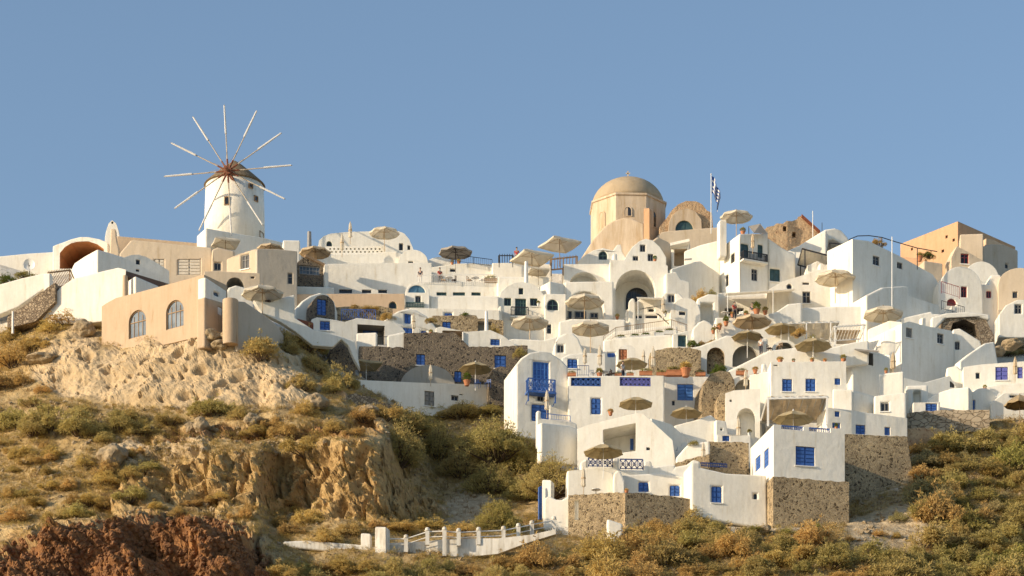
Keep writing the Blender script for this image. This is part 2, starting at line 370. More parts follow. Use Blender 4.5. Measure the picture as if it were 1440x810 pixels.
NH = [0]
def H(label, prof, base, Y, rot=0, d=6, mat='white', ops=(), name='house', cat=None, group=None, Lops=(), into=None, ext=1.2, ax=None, bev=.17):
    if mat in ('stone', 'stonelit', 'rubble', 'blockstone', 'ruinrock'):
        rj = random.Random(label); q_ = [prof[0]]
        for a_, c_ in zip(prof, prof[1:]):
            n_ = max(1, int(abs(c_[0] - a_[0]) / 5))
            for i in range(1, n_ + 1):
                f = i / n_; e = 0 if i == n_ else 1
                q_.append((a_[0] + (c_[0] - a_[0]) * f, a_[1] + (c_[1] - a_[1]) * f + e * rj.uniform(-1.1, .9)))
        prof = q_; bev = min(bev, .05)
    xs = [p[0] for p in prof]; ax = (min(xs) + max(xs)) / 2 if ax is None else ax
    pl = Plane(ax, Y, rot)
    poly = [pl.tz(*p) for p in prof]
    if isinstance(base, (int, float)):
        zb = min(pl.tz(prof[-1][0], base)[1], pl.tz(prof[0][0], base)[1]) - ext
        bot = [(poly[-1][0], zb), (poly[0][0], zb)]
        gz = zb + ext
    else:
        bot = [pl.tz(*p) for p in base]; gz = min(b[1] for b in bot)
    top_n = len(poly); poly = poly + bot
    poly = [(t + random.uniform(-.02, .02) * (0 < i < top_n - 1), z) for i, (t, z) in enumerate(poly)]
    root = into or empty(name, pl.pt(0, gz, 0), label, cat or name.replace('_', ' '), group)
    mb = MB()
    holes = []; later = []
    for op in ops:
        st = op[0]
        if st in ('rail', 'balcony', 'tube', 'beam'): later.append(op); continue
        off = 0
        if len(op) > 5 and st not in ('niche', 'aniche', 'poly'): off = op[5]
        if off: later.append(op); continue
        if st == 'poly': hp = [pl.tz(*p) for p in op[1]]; rd = op[2]; hm = op[3]
        else:
            hp = opening_poly(pl, op)
            rd = op[5] if st in ('niche', 'aniche') else .2
            hm = op[6] if st in ('niche', 'aniche') and len(op) > 6 else None
        if not all(inside(p, poly) for p in hp): print('HOLE OUTSIDE', label, op)
        area = sum(hp[i][0] * hp[(i + 1) % len(hp)][1] - hp[(i + 1) % len(hp)][0] * hp[i][1] for i in range(len(hp)))
        if area < 0: hp = hp[::-1]
        holes.append((hp, rd, hm, op))
    loops = [[Vector((t, z, 0)) for t, z in poly]] + [[Vector((t, z, 0)) for t, z in h[0]] for h in holes]
    flat = [v for l in loops for v in l]
    tris = tessellate_polygon(loops)
    o = 0
    fv = [pl.pt(v.x, v.y, 0) for v in flat]
    bv = [pl.pt(v.x, v.y, d) for v in loops[0]]
    npoly = len(poly)
    fs = [tuple(t) for t in tris]
    m0 = len(fv)
    fs2 = []
    btri = tessellate_polygon([loops[0]])
    fs2 += [tuple(m0 + i for i in t) for t in btri]
    # which side strips carry openings
    lside = npoly - 1      # last edge: bottom-left to first top point
    for i in range(npoly):
        j = (i + 1) % npoly
        if Lops and i == lside: continue
        fs2.append((i, j, m0 + j, m0 + i))
    mb.add(fv + bv, fs + fs2)
    base_i = npoly
    for hp, rd, hm, op in holes:
        n = len(hp)
        target = mb if not hm else MB()
        ring = [pl.pt(t, z, 0) for t, z in hp] + [pl.pt(t, z, rd) for t, z in hp]
        qf = [(i, (i + 1) % n, n + (i + 1) % n, n + i) for i in range(n)]
        if op[0] in ('niche', 'aniche', 'poly'): qf.append(tuple(range(n, 2 * n)))
        target.add(ring, qf)
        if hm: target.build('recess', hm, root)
    if Lops:
        # left side wall: plane through the front-left edge, running backwards
        e0 = pl.pt(poly[0][0], 0, 0)
        lp = Plane(720, 1, 0); lp.a = pl.a + math.pi / 2; lp.u = pl.n.copy(); lp.n = -lp.u.orthogonal() if False else pl.u.copy(); lp.A = Vector((e0.x, e0.y))
        lpoly = [(0, bot[-1][1]), (0, poly[0][1]), (d, poly[0][1]), (d, bot[-1][1])]
        lh = []
        for op in Lops:
            x0, y0, x1, y1 = op[1:5]
            ta, tb = sorted((lp.t(x0), lp.t(x1))); zc0 = lp.tz((x0 + x1) / 2, y1)[1]; zc1 = lp.tz((x0 + x1) / 2, y0)[1]
            lh.append(([(ta, zc0), (tb, zc0), (tb, zc1), (ta, zc1)], op))
            if not all(inside(p, lpoly) for p in lh[-1][0]): print('LHOLE OUTSIDE', label, op)
        loops = [[Vector((t, z, 0)) for t, z in lpoly]] + [[Vector((t, z, 0)) for t, z in h[0]] for h in lh]
        flat = [v for l in loops for v in l]
        mb.add([lp.pt(v.x, v.y, 0) for v in flat], [tuple(t) for t in tessellate_polygon(loops)])
        for hp, op in lh:
            n = 4
            mb.add([lp.pt(t, z, 0) for t, z in hp] + [lp.pt(t, z, .2) for t, z in hp], [(i, (i + 1) % n, n + (i + 1) % n, n + i) for i in range(n)])
            class _Q: pass
            q = Plane(720, 1, 0); q.a, q.u, q.n, q.A = lp.a, lp.u, lp.n, lp.A
            f = MB(); (ta, zc0), (tb, _), (_, zc1), _ = hp
            fm, pm, kd = STY[op[0]]
            q.bx(f, ta + .01, tb - .01, zc0 + .01, zc1 - .01, .10, .19)
            for k in range(4): q.bx(f, ta + .08, tb - .08, zc0 + (zc1 - zc0) * (k + .12) / 4, zc0 + (zc1 - zc0) * (k + .88) / 4, .07, .12)
            f.build('shutter' if kd == 'shutter' else 'window', fm if kd == 'shutter' else pm, root)
    w = mb.build('wall', mat, root)
    if bev:
        bm = bmesh.new(); bm.from_mesh(w.data)
        bmesh.ops.remove_doubles(bm, verts=bm.verts, dist=.004)
        bmesh.ops.recalc_face_normals(bm, faces=bm.faces); bm.to_mesh(w.data); bm.free()
        md = w.modifiers.new('soft_edges', 'BEVEL'); md.width = bev; md.segments = 3; md.limit_method = 'ANGLE'; md.angle_limit = R(40)
    for hp, rd, hm, op in holes:
        if op[0] in STY: fill_window(pl, op, root, .2)
    for op in later:
        if op[0] in ('rail', 'balcony'):
            x0, y0, x1, y1, off, m_, sty = op[1:8]
            q = Plane(ax, Y, rot, off); g = MB()
            rail_geo(g, q, x0, y0, x1, y1, 0, sty)
            t0, t1 = q.t(x0), q.t(x1); zb = q.tz(x0, y1)[1]; zt = q.tz(x0, y0)[1]
            if op[0] == 'balcony':
                for t in (t0, t1):
                    q.bx(g, t - .03, t + .03, zt - .06, zt, .03, -off); 
                    for k in range(1, 5): q.bx(g, t - .02, t + .02, zb, zt - .05, -off * k / 5 - .02, -off * k / 5 + .02)
                s_ = MB(); q.bx(s_, t0 - .08, t1 + .08, zb - .16, zb, -.08, -off - .02); s_.build('balcony', m_ if len(op) > 8 else mat, root)
                if len(op) > 8:
                    s_ = MB()
                    for t in (t0, t1):
                        q.bx(s_, t - .05, t + .05, zb - op[8], zb - .17, -.03, .07)
                        s_.tube(q.pt(t, zb - op[8] * .8, .1), q.pt(t, zb - op[8], -off), .04)
                    s_.build('bracket', m_, root)
            g.build('railing', m_, root)
        elif op[0] == 'tube':
            g = MB(); q = Plane(ax, Y, rot, op[5]); a, b = q.tz(op[1], op[2]), q.tz(op[3], op[4])
            g.tube(q.pt(*a), q.pt(*b), op[6]); g.build('post', op[7], root)
        elif op[0] == 'beam':
            g = MB(); q = Plane(ax, Y, rot, 0); a, b = q.tz(op[1], op[2]), q.tz(op[3], op[4]); th = op[5]
            g.hexa([q.pt(a[0], a[1] - th, op[6]), q.pt(b[0], b[1] - th, op[6]), q.pt(b[0], b[1] - th, op[7]), q.pt(a[0], a[1] - th, op[7]),
                    q.pt(a[0], a[1], op[6]), q.pt(b[0], b[1], op[6]), q.pt(b[0], b[1], op[7]), q.pt(a[0], a[1], op[7])]); g.build(op[9] if len(op) > 9 else 'cornice', op[8], root)
        else:
            fill_window(Plane(ax, Y, rot, op[5]), op, root, -.01)
    NH[0] += 1
    return root
# ------------------------------------------------------------------ terrain
COLS = [
 (-700, [(385, 300), (500, 276), (620, 258), (740, 242), (830, 228)]),
 (-60, [(372, 298), (440, 284), (520, 271), (560, 265), (620, 256), (680, 250), (745, 243), (774, 232), (782, 226), (830, 223)]),
 (0, [(372, 298), (440, 282), (520, 270), (560, 264), (620, 256), (680, 250), (735, 243), (772, 231), (780, 226), (830, 223)]),
 (60, [(390, 297), (440, 279), (480, 270), (520, 266), (560, 262.5), (600, 256), (620, 254), (680, 248), (735, 242), (744, 229), (830, 222)]),
 (100, [(385, 297), (440, 277), (462, 270.5), (485, 267.5), (560, 262), (576, 260), (620, 253), (680, 247), (728, 242), (736, 228), (830, 221.5)]),
 (150, [(355, 302), (440, 277), (488, 267.5), (500, 265), (570, 260.5), (580, 258), (620, 252.5), (680, 247), (724, 242), (732, 228), (830, 221)]),
 (200, [(350, 302), (440, 278), (480, 264.8), (490, 263), (575, 259), (600, 255), (632, 251.5), (660, 249), (720, 241), (726, 228), (830, 221)]),
 (290, [(350, 302), (400, 290), (455, 266), (470, 260.5), (500, 259.8), (575, 256), (590, 254), (625, 250.5), (640, 248), (700, 245.5), (727, 241), (734, 228), (830, 221)]),
 (345, [(352, 302), (400, 290), (462, 264), (475, 260.5), (570, 256), (588, 253.5), (618, 249.5), (632, 246.4), (705, 243), (735, 240), (744, 228.5), (830, 221.5)]),
 (364, [(352, 302), (410, 288), (462, 265), (477, 261), (570, 256), (588, 253.5), (620, 249.5), (634, 246), (708, 242.8), (750, 239), (765, 230), (830, 222.5)]),
 (385, [(352, 302), (420, 287), (462, 267), (480, 262), (545, 255.5), (572, 253.5), (588, 252), (625, 250), (638, 249.2), (700, 248.4), (728, 244), (760, 239.5), (790, 231), (830, 224)]),
 (430, [(358, 302), (440, 287), (470, 274), (520, 260.5), (565, 254.5), (600, 250.5), (630, 249), (642, 248.6), (705, 247.6), (728, 243.6), (750, 240), (830, 230)]),
 (480, [(368, 302), (470, 287), (500, 278), (540, 262), (565, 256), (600, 250.5), (612, 248), (622, 245.2), (725, 241.6), (750, 239.2), (830, 229)]),
 (540, [(378, 302), (480, 288), (535, 279), (565, 266), (582, 257.5), (605, 249.5), (628, 246), (722, 242.8), (745, 239.8), (830, 229)]),
 (575, [(380, 302), (500, 286), (550, 280), (575, 272), (610, 264.5), (640, 258), (680, 252), (735, 245), (755, 240), (830, 229)]),
 (620, [(380, 302), (500, 286), (550, 281), (580, 273), (620, 266.5), (680, 259), (735, 248.5), (755, 240.5), (830, 229)]),
 (680, [(380, 302), (500, 286), (560, 277), (580, 270), (620, 264.5), (680, 258), (735, 247.5), (755, 240.5), (830, 229)]),
 (750, [(385, 302), (500, 287), (580, 273), (640, 264), (690, 256), (735, 247), (760, 240), (830, 229)]),
 (820, [(385, 302), (500, 288), (600, 273), (690, 258), (752, 247), (768, 241), (830, 229)]),
 (1000, [(362, 305), (500, 288), (600, 274), (690, 259), (734, 250), (745, 242), (830, 229.5)]),
 (1190, [(362, 305), (500, 289), (600, 270), (690, 256), (732, 248), (750, 242), (830, 230)]),
 (1290, [(395, 303), (500, 288), (580, 274), (608, 262.5), (650, 257.5), (700, 251.5), (760, 241), (830, 231)]),
 (1380, [(400, 303), (500, 286), (572, 274), (592, 264), (650, 258), (720, 249), (830, 233)]),
 (1500, [(405, 303), (500, 286), (565, 274), (582, 266), (650, 259), (720, 250), (830, 234)]),
 (2150, [(420, 303), (520, 284), (640, 264), (830, 236)]),
]
def pl_interp(kn, v):
    if v <= kn[0][0]: return kn[0][1] + (kn[0][0] - v) * .2
    for (a, x), (b, y) in zip(kn, kn[1:]):
        if v <= b: return x + (y - x) * (v - a) / (b - a)
    return kn[-1][1] - (v - kn[-1][0]) * .17
def depth(px, py):
    for i in range(len(COLS) - 1):
        if px <= COLS[i + 1][0] or i == len(COLS) - 2:
            a, b = COLS[i], COLS[i + 1]; f = min(1, max(0, (px - a[0]) / (b[0] - a[0])))
            return pl_interp(a[1], py) * (1 - f) + pl_interp(b[1], py) * f
def ridge(px):
    pts = [(c[0], c[1][0][0]) for c in COLS]
    return pl_interp2(pts, px)
def pl_interp2(kn, v):
    if v <= kn[0][0]: return kn[0][1]
    for (a, x), (b, y) in zip(kn, kn[1:]):
        if v <= b: return x + (y - x) * (v - a) / (b - a)
    return kn[-1][1]
def smooth(a, b, x):
    t = max(0, min(1, (x - a) / (b - a))); return t * t * (3 - 2 * t)
def inpoly(px, py, poly): return inside((px, py), poly)
def dist_poly(px, py, poly):
    m = 1e9
    for i in range(len(poly)):
        (x1, y1), (x2, y2) = poly[i], poly[(i + 1) % len(poly)]
        dx, dy = x2 - x1, y2 - y1; t = max(0, min(1, ((px - x1) * dx + (py - y1) * dy) / (dx * dx + dy * dy)))
        m = min(m, math.hypot(px - x1 - t * dx, py - y1 - t * dy))
    return m if inpoly(px, py, poly) else -m
TAN = [(38, 512), (75, 478), (120, 450), (150, 492), (235, 474), (290, 462), (330, 464), (395, 478), (420, 505), (445, 560), (405, 572), (330, 572), (200, 574), (130, 566), (80, 558), (40, 540)]
TAN2 = [(130, 652), (180, 618), (215, 625), (290, 606), (300, 640), (210, 650), (150, 662)]
RED = [(-200, 790), (0, 772), (60, 744), (140, 733), (200, 726), (300, 728), (345, 742), (378, 785), (385, 840), (-200, 850)]
BROWN = [(120, 712), (220, 655), (330, 640), (400, 640), (470, 622), (545, 622), (590, 680), (625, 720), (560, 735), (430, 722), (330, 712), (220, 706), (140, 722)]
REDBAND = [(180, 622), (235, 606), (300, 600), (400, 596), (520, 590), (540, 606), (430, 612), (300, 618), (220, 630)]
VILLAGE = [(-700, 380), (-20, 470), (60, 446), (150, 432), (300, 440), (420, 470), (500, 530), (560, 562), (700, 575), (770, 640), (790, 735), (900, 745), (1080, 742), (1182, 735), (1184, 690), (1262, 690), (1280, 604), (1380, 590), (1440, 578), (2150, 560), (2150, 300), (-700, 300)]
PALE = [(1190, 735), (1285, 700), (1330, 742), (1300, 775), (1200, 775)]
GULLY = [(600, 735), (640, 690), (690, 655), (720, 690), (690, 735)]

DENTS = ((252, 782, 30, 26, 3.2), (200, 752, 18, 16, 2.2), (345, 775, 12, 26, 2.4), (120, 790, 24, 12, 1.4), (300, 806, 20, 10, 1.8))
xs = list(range(-700, -100, 60)) + [-100 + i * 2.2 for i in range(int(1640 / 2.2) + 1)] + list(range(1560, 2160, 60))
NX = len(xs)
srow = [i / 290 for i in range(291)]
verts, msk = [], []
def ground_point(px, py): return P(px, py, depth(px, py))
rows = []
for s in srow:
    row = []
    for px in xs:
        r0 = ridge(px); py = r0 + (832 - r0) * s
        row.append((px, py, depth(px, py)))
    rows.append(row)
# soften the creases between survey columns
for it in range(2):
    for j, row in enumerate(rows):
        Ys = [q[2] for q in row]
        for i in range(2, NX - 2):
            row[i] = (row[i][0], row[i][1], (Ys[i - 2] + Ys[i - 1] + Ys[i] + Ys[i + 1] + Ys[i + 2]) / 5)
GY = rows
def gdepth(px, py):
    """depth of the softened ground at a surveyed direction"""
    r0 = ridge(px); s = (py - r0) / (832 - r0) * 290
    j = max(0, min(289, int(s))); f = max(0, min(1, s - j))
    i = 0
    lo, hi = 0, NX - 1
    while hi - lo > 1:
        m = (lo + hi) // 2
        if xs[m] <= px: lo = m
        else: hi = m
    g = (px - xs[lo]) / (xs[hi] - xs[lo])
    a = GY[j][lo][2] * (1 - g) + GY[j][hi][2] * g; b = GY[j + 1][lo][2] * (1 - g) + GY[j + 1][hi][2] * g
    return a * (1 - f) + b * f
def rockmask(px, py):
    j_ = Vector((px * .03, py * .045, 2)); px += 16 * noise.fractal(j_, 1, 2, 4); py += 11 * noise.fractal(j_ + Vector((7, 1, 3)), 1, 2, 4)
    t = max(smooth(-10, 12, dist_poly(px, py, TAN)), smooth(-6, 8, dist_poly(px, py, TAN2)))
    r = max(smooth(-14, 9, dist_poly(px, py, RED)), smooth(-5, 5, dist_poly(px, py, REDBAND)) * .8)
    b = smooth(-12, 14, dist_poly(px, py, BROWN))
    v = smooth(-14, 10, dist_poly(px, py, VILLAGE))
    p = max(smooth(-10, 12, dist_poly(px, py, PALE)), smooth(-8, 10, dist_poly(px, py, GULLY)))
    return t, r, b, v, p
for row in rows:
    for px, py, Y in row:
        p = P(px, py, Y)
        if -120 < px < 1560:
            t, r, b, v, q = rockmask(px, py)
        else: t, r, b, v, q = 0, 0, 0, 1 if py < 560 else 0, 0
        base = noise.fractal(p * .16, 1, 2, 4) * .55 * (1 - v)
        rk = 0
        if t + r + b > .01:
            w = p + Vector((noise.noise(p * .5), noise.noise(p * .5 + Vector((9, 3, 1))), 0)) * .8
            rid = 1 - abs(noise.noise(Vector((w.x * .33, w.y * .3, w.z * .3)))) * 2.2
            crag = noise.ridged_multi_fractal(w * Vector((.34, .34, .26)).x, .9, 2.1, 6, 1.0, 2.0) - 1.1
            fine = noise.fractal(w * 1.5, .9, 2.1, 4)
            cell = noise.voronoi(w * .55)[0][0]
            strat = noise.noise(Vector((w.x * .07 + 3, w.y * .07, w.z * .85))); gr = abs(noise.noise(Vector((w.x * .55, w.y * .5, w.z * .16)) + Vector((4, 4, 4))))
            rk = .38 * strat * (t + b) - b * 1.1 * smooth(.16, .0, gr) + t * (crag * .24 + fine * .17 - .75 * smooth(.30, .08, noise.voronoi(w * .42)[0][0]) - .5 * smooth(.3, .1, noise.voronoi(w * .95)[0][0]) + .9 * noise.noise(w * .22)) + r * (crag * 1.1 + fine * .6 + (.5 - cell) * .9 + noise.noise(w * .24) * 2.2 - 1.1 - sum(dp * math.exp(-((px - cx) / rx) ** 2 - ((py - cy) / ry) ** 2) for cx, cy, rx, ry, dp in DENTS)) + b * (crag * .85 + fine * .55 + noise.noise(Vector((w.x * .7, w.y * .7, w.z * .12))) * 1.1 + noise.noise(Vector((w.x * .22, w.y * .22, w.z * .1))) * 1.0)
        else:
            rk = noise.fractal(p * .9, 1, 2, 3) * .12 * (1 - v)
        nrm = Vector((-.25, -.8, .55)).normalized()
        verts.append(p + nrm * (base + rk))
        msk.append((t, r, b, v, q))
NR = len(srow)
faces = [(j * NX + i, j * NX + i + 1, (j + 1) * NX + i + 1, (j + 1) * NX + i) for j in range(NR - 1) for i in range(NX - 1)]
def extra_row(pts, m, above):
    s0 = len(verts); verts.extend(pts); msk.extend([m] * NX)
    return s0
# plateau behind the ridge, falling away on the far side
prev = 0
for dy, dz in ((6, .1), (40, -3), (160, -30), (900, -62), (2500, -66)):
    s0 = extra_row([Vector((verts[i].x * (1 + dy / 300), verts[i].y + dy, max(-4, verts[i].z + dz) if dz > -40 else -4)) for i in range(NX)], (0, 0, 0, 0, 0), True)
    faces += [(s0 + i, s0 + i + 1, prev + i + 1, prev + i) for i in range(NX - 1)]; prev = s0
# slope going on down to the water in front
prev = (NR - 1) * NX; b0 = prev
for k in (.3, .6, 1.0, 1.15):
    s0 = extra_row([Vector((verts[b0 + i].x, verts[b0 + i].y - 110 * k + random.uniform(-.5, .5), verts[b0 + i].z * (1 - k) - (.0 if k < 1.1 else 3))) for i in range(NX)], (0, .3, .2, 0, 0), False)
    faces += [(prev + i, prev + i + 1, s0 + i + 1, s0 + i) for i in range(NX - 1)]; prev = s0
from mathutils.bvhtree import BVHTree
GROUND = BVHTree.FromPolygons([tuple(v) for v in verts], faces)
def surf(px, py):
    """the point of the finished ground seen in a surveyed direction"""
    o_ = Vector((0, 0, CZ)); d_ = (P(px, py, 100) - o_).normalized()
    h_ = GROUND.ray_cast(o_, d_)
    return h_[0] if h_[0] else P(px, py, gdepth(px, py))
me = bpy.data.meshes.new('hillside')
me.from_pydata(verts, [], faces)
ca = me.color_attributes.new('rock', 'FLOAT_COLOR', 'POINT'); cb = me.color_attributes.new('built', 'FLOAT_COLOR', 'POINT')
fa = []; fb = []
for t, r, b, v, q in msk: fa += [t, r, b, 1]; fb += [v, q, 0, 1]
ca.data.foreach_set('color', fa); cb.data.foreach_set('color', fb)
m, nt, b = nodes('hillside')
p = pos(nt)
A1 = N(nt, 'ShaderNodeAttribute', attribute_name='rock'); A2 = N(nt, 'ShaderNodeAttribute', attribute_name='built')
s1 = nt.nodes.new('ShaderNodeSeparateColor'); L(nt, A1.outputs[0], s1.inputs[0]); s2 = nt.nodes.new('ShaderNodeSeparateColor'); L(nt, A2.outputs[0], s2.inputs[0])
n1 = noi(nt, p, .35, 8, .65); n2 = noi(nt, p, 1.6, 8, .7); n3 = noi(nt, p, 5, 5, .7)
def c2(f, lo, hi, a, c): return mixc(nt, ramp(nt, f, [(lo, (0, 0, 0)), (hi, (1, 1, 1))]), a, c)
soil = c2(n1, .4, .62, (.42, .295, .135), (.53, .39, .20)); soil = mixc(nt, ramp(nt, n2, [(.5, (0, 0, 0)), (.68, (.8, .8, .8))]), soil, (.17, .12, .055)); soil = mixc(nt, ramp(nt, n3, [(.56, (0, 0, 0)), (.7, (.7, .7, .7))]), soil, (.5, .40, .26))
tanc = c2(n1, .35, .65, (.58, .45, .285), (.48, .36, .215)); tanc = mixc(nt, ramp(nt, n2, [(.56, (0, 0, 0)), (.72, (.8, .8, .8))]), tanc, (.26, .18, .10))
redc = c2(n1, .38, .62, (.34, .165, .066), (.20, .098, .048)); redc = mixc(nt, ramp(nt, n2, [(.5, (0, 0, 0)), (.65, (1, 1, 1))]), redc, (.09, .05, .03)); redc = mixc(nt, ramp(nt, n3, [(.55, (0, 0, 0)), (.7, (.7, .7, .7))]), redc, (.48, .26, .11))
brc = c2(n1, .4, .62, (.52, .36, .165), (.38, .25, .11)); brc = mixc(nt, ramp(nt, n2, [(.5, (0, 0, 0)), (.66, (1, 1, 1))]), brc, (.12, .075, .04)); brc = mixc(nt, ramp(nt, n3, [(.55, (0, 0, 0)), (.7, (.7, .7, .7))]), brc, (.40, .29, .15))
plas = c2(n1, .4, .6, (.62, .57, .48), (.70, .66, .58)); plas = mixc(nt, ramp(nt, n2, [(.5, (0, 0, 0)), (.66, (1, 1, 1))]), plas, (.50, .44, .34))
pal = c2(n2, .42, .62, (.52, .42, .28), (.36, .27, .16))
col = mixc(nt, s1.outputs[0], soil, tanc); col = mixc(nt, s1.outputs[1], col, redc); col = mixc(nt, s1.outputs[2], col, brc)
col = mixc(nt, s2.outputs[1], col, pal); col = mixc(nt, s2.outputs[0], col, plas)
L(nt, col, b.inputs['Base Color']); b.inputs['Roughness'].default_value = 1; b.inputs['Specular IOR Level'].default_value = .1
bump(nt, n2, b, .8, .35)
MATS['hillside'] = m; me.materials.append(m)
hill = bpy.data.objects.new('hillside', me); COL.objects.link(hill); tag(hill, 'rocky dry hillside dropping from the village to the shore', 'hillside', kind='structure')
sea = MB(); sea.add([(-4000, -3000, 0), (4000, -3000, 0), (4000, 4500, 0), (-4000, 4500, 0)], [(0, 1, 2, 3)])
glassy('water', (.015, .05, .09), .15); tag(sea.build('sea', 'water'), 'dark blue sea below the hillside', 'sea', kind='structure')

# ------------------------------------------------------------------ prototypes (each is moved to its first place, then copied)
class Proto:
    def __init__(s, make): s.make = make; s.root = None
    def put(s, loc, sc, rz, label, cat, group):
        if s.root is None:
            s.root = s.make(); o = s.root; KIDS[o.name] = list(o.children)
            for c in o.children: KIDS[c.name] = list(c.children)
        else: o = copy_tree(s.root)
        o.location = loc; o.rotation_euler = (0, 0, rz)
        o.scale = (sc, sc, sc) if isinstance(sc, (int, float)) else sc
        for k in ('label', 'category', 'group'):
            if k in o: del o[k]
        return tag(o, label, cat, group)
def umbrella_maker(mat, ribm, polem, n=8, steep=.55, square=False, valance=.12, name='parasol'):
    def make():
        root = empty(name, (0, 0, 0), None, None)
        Rr = 1.0 if not square else 1.25; H0 = 1.25; hh = steep * Rr
        c = MB(); m = n * 2; rings = []
        for f in (0, .35, .7, 1.0):
            ring = []
            for i in range(m):
                t = 2 * math.pi * (i + (n / 4 if square else 0) * 1.0) / m
                sag = (1 if i % 2 == 0 else (math.cos(math.pi / n) * (.985 if f else 1)))
                z = H0 + hh * (1 - f) - (.03 * f * (i % 2)) + .05 * math.sin(f * math.pi) 
                ring.append(Vector((Rr * f * sag * math.cos(t), Rr * f * sag * math.sin(t), z)))
            rings.append(ring)
        if valance: rings.append([Vector((v.x * 1.005, v.y * 1.005, v.z - valance * (1 if i % 2 else .7))) for i, v in enumerate(rings[-1])])
        vs = [v for r in rings[1:] for v in r]; ap = len(vs); vs.append(Vector((0, 0, H0 + hh)))
        fs = [(ap, i, (i + 1) % m) for i in range(m)]
        for j in range(len(rings) - 2):
            fs += [(j * m + i, (j + 1) * m + i, (j + 1) * m + (i + 1) % m, j * m + (i + 1) % m) for i in range(m)]
        c.add(vs, fs)
        o = c.build('canopy', mat, root)
        md = o.modifiers.new('cloth', 'SOLIDIFY'); md.thickness = .012
        q = MB()
        for i in range(n):
            t = 2 * math.pi * (i * 2 + (n / 4 if square else 0)) / m
            e = Vector((math.cos(t), math.sin(t), 0)) * Rr
            q.tube((0, 0, H0 + hh - .06), e * .98 + Vector((0, 0, H0 - .04)), .011, n=4)
            q.tube((0, 0, H0 - .12 + hh * .35), e * .5 + Vector((0, 0, H0 + hh * .5 - .04)), .011, n=4)
        q.build('ribs', ribm, root)
        q = MB(); q.tube((0, 0, 0), (0, 0, H0 + hh), .022, n=8); q.build('pole', polem, root)
        q = MB(); q.lathe((0, 0, H0 + hh), [(.04, -.02), (.035, .03), (.005, .08)], 8); q.build('finial', polem, root)
        return root
    return make
UM = {'canvas': Proto(umbrella_maker('canvas', 'polewood', 'polewood', steep=.36)), 'olive': Proto(umbrella_maker('olive', 'olive', 'whitepaint', steep=.44, valance=0)),
      'brown': Proto(umbrella_maker('oldcanvas', 'wood', 'wood', steep=.34)), 'grey': Proto(umbrella_maker('greycanvas', 'iron', 'darkwood', steep=.24)),
      'square': Proto(umbrella_maker('olive', 'whitepaint', 'whitepaint', 4, .2, True)), 'bigsquare': Proto(umbrella_maker('canvas', 'polewood', 'wood', 4, .28, True)),
      'straw': Proto(umbrella_maker('straw', 'wood', 'wood', 8, .6))}
HH = {'canvas': .36, 'olive': .44, 'brown': .34, 'grey': .24, 'square': .25, 'bigsquare': .35, 'straw': .6}
UG = 'open parasols on the terraces'
def U(label, pxc, ptop, w, Y, kind='canvas', rz=None):
    sc = w / 2 / K * Y
    if 'square' in kind: sc = w / 2 / K * Y / 1.1
    z = P(pxc, ptop, Y); h = (1.25 + HH[kind] + .08)
    return UM[kind].put((z.x, z.y, z.z - h * sc), sc, random.uniform(0, .8) if rz is None else rz, label, 'parasol', UG)
def closed_maker(mat, polem):
    def make():
        root = empty('closed_parasol', (0, 0, 0), None, None)
        c = MB(); c.lathe((0, 0, 0), [(.055, .30), (.09, .34), (.082, .45), (.075, .60), (.07, .72), (.075, .76), (.055, .88), (.03, .96), (.01, 1.0)], 14, star=.28)
        c.build('canopy', mat, root)
        c = MB(); c.tube((0, 0, 0), (0, 0, 1.02), .012, n=6); c.build('pole', polem, root)
        c = MB(); c.lathe((0, 0, .62), [(.082, -.02), (.085, 0), (.082, .02)], 12); c.build('tie', polem, root)
        return root
    return make
CP = {'canvas': Proto(closed_maker('canvas', 'polewood')), 'brown': Proto(closed_maker('oldcanvas', 'polewood'))}
def C(label, px, pt, pb, Y, kind='canvas', fat=1.0):
    a = P(px, pb, Y); h = P(px, pt, Y).z - a.z
    ext = h * .12
    return CP[kind].put((a.x, a.y, a.z - ext), (1.75 * fat * (h + ext) ** .5 * .95, 1.75 * fat * (h + ext) ** .5 * .95, h + ext), random.random(), label, 'closed parasol', 'closed parasols on the terraces')
def blades(mb, c, r, n, ln, wd, up=.3, seed=0):
    rd = random.Random(seed)
    for i in range(n):
        d = Vector((rd.gauss(0, 1), rd.gauss(0, 1), rd.gauss(0, 1) + up)).normalized()
        p = Vector(c) + Vector((d.x * r[0], d.y * r[1], d.z * r[2])) * rd.uniform(.55, 1.0)
        q = (d + Vector((rd.gauss(0, .6), rd.gauss(0, .6), rd.gauss(0, .6)))).normalized()
        s = q.orthogonal().normalized(); s = Matrix.Rotation(rd.uniform(0, 6.28), 3, q) @ s
        l = ln * rd.uniform(.6, 1.4); w = wd * rd.uniform(.6, 1.3)
        mb.add([p - s * w, p + s * w, p + q * l + s * w * .4, p + q * l - s * w * .4], [(0, 1, 2, 3)])
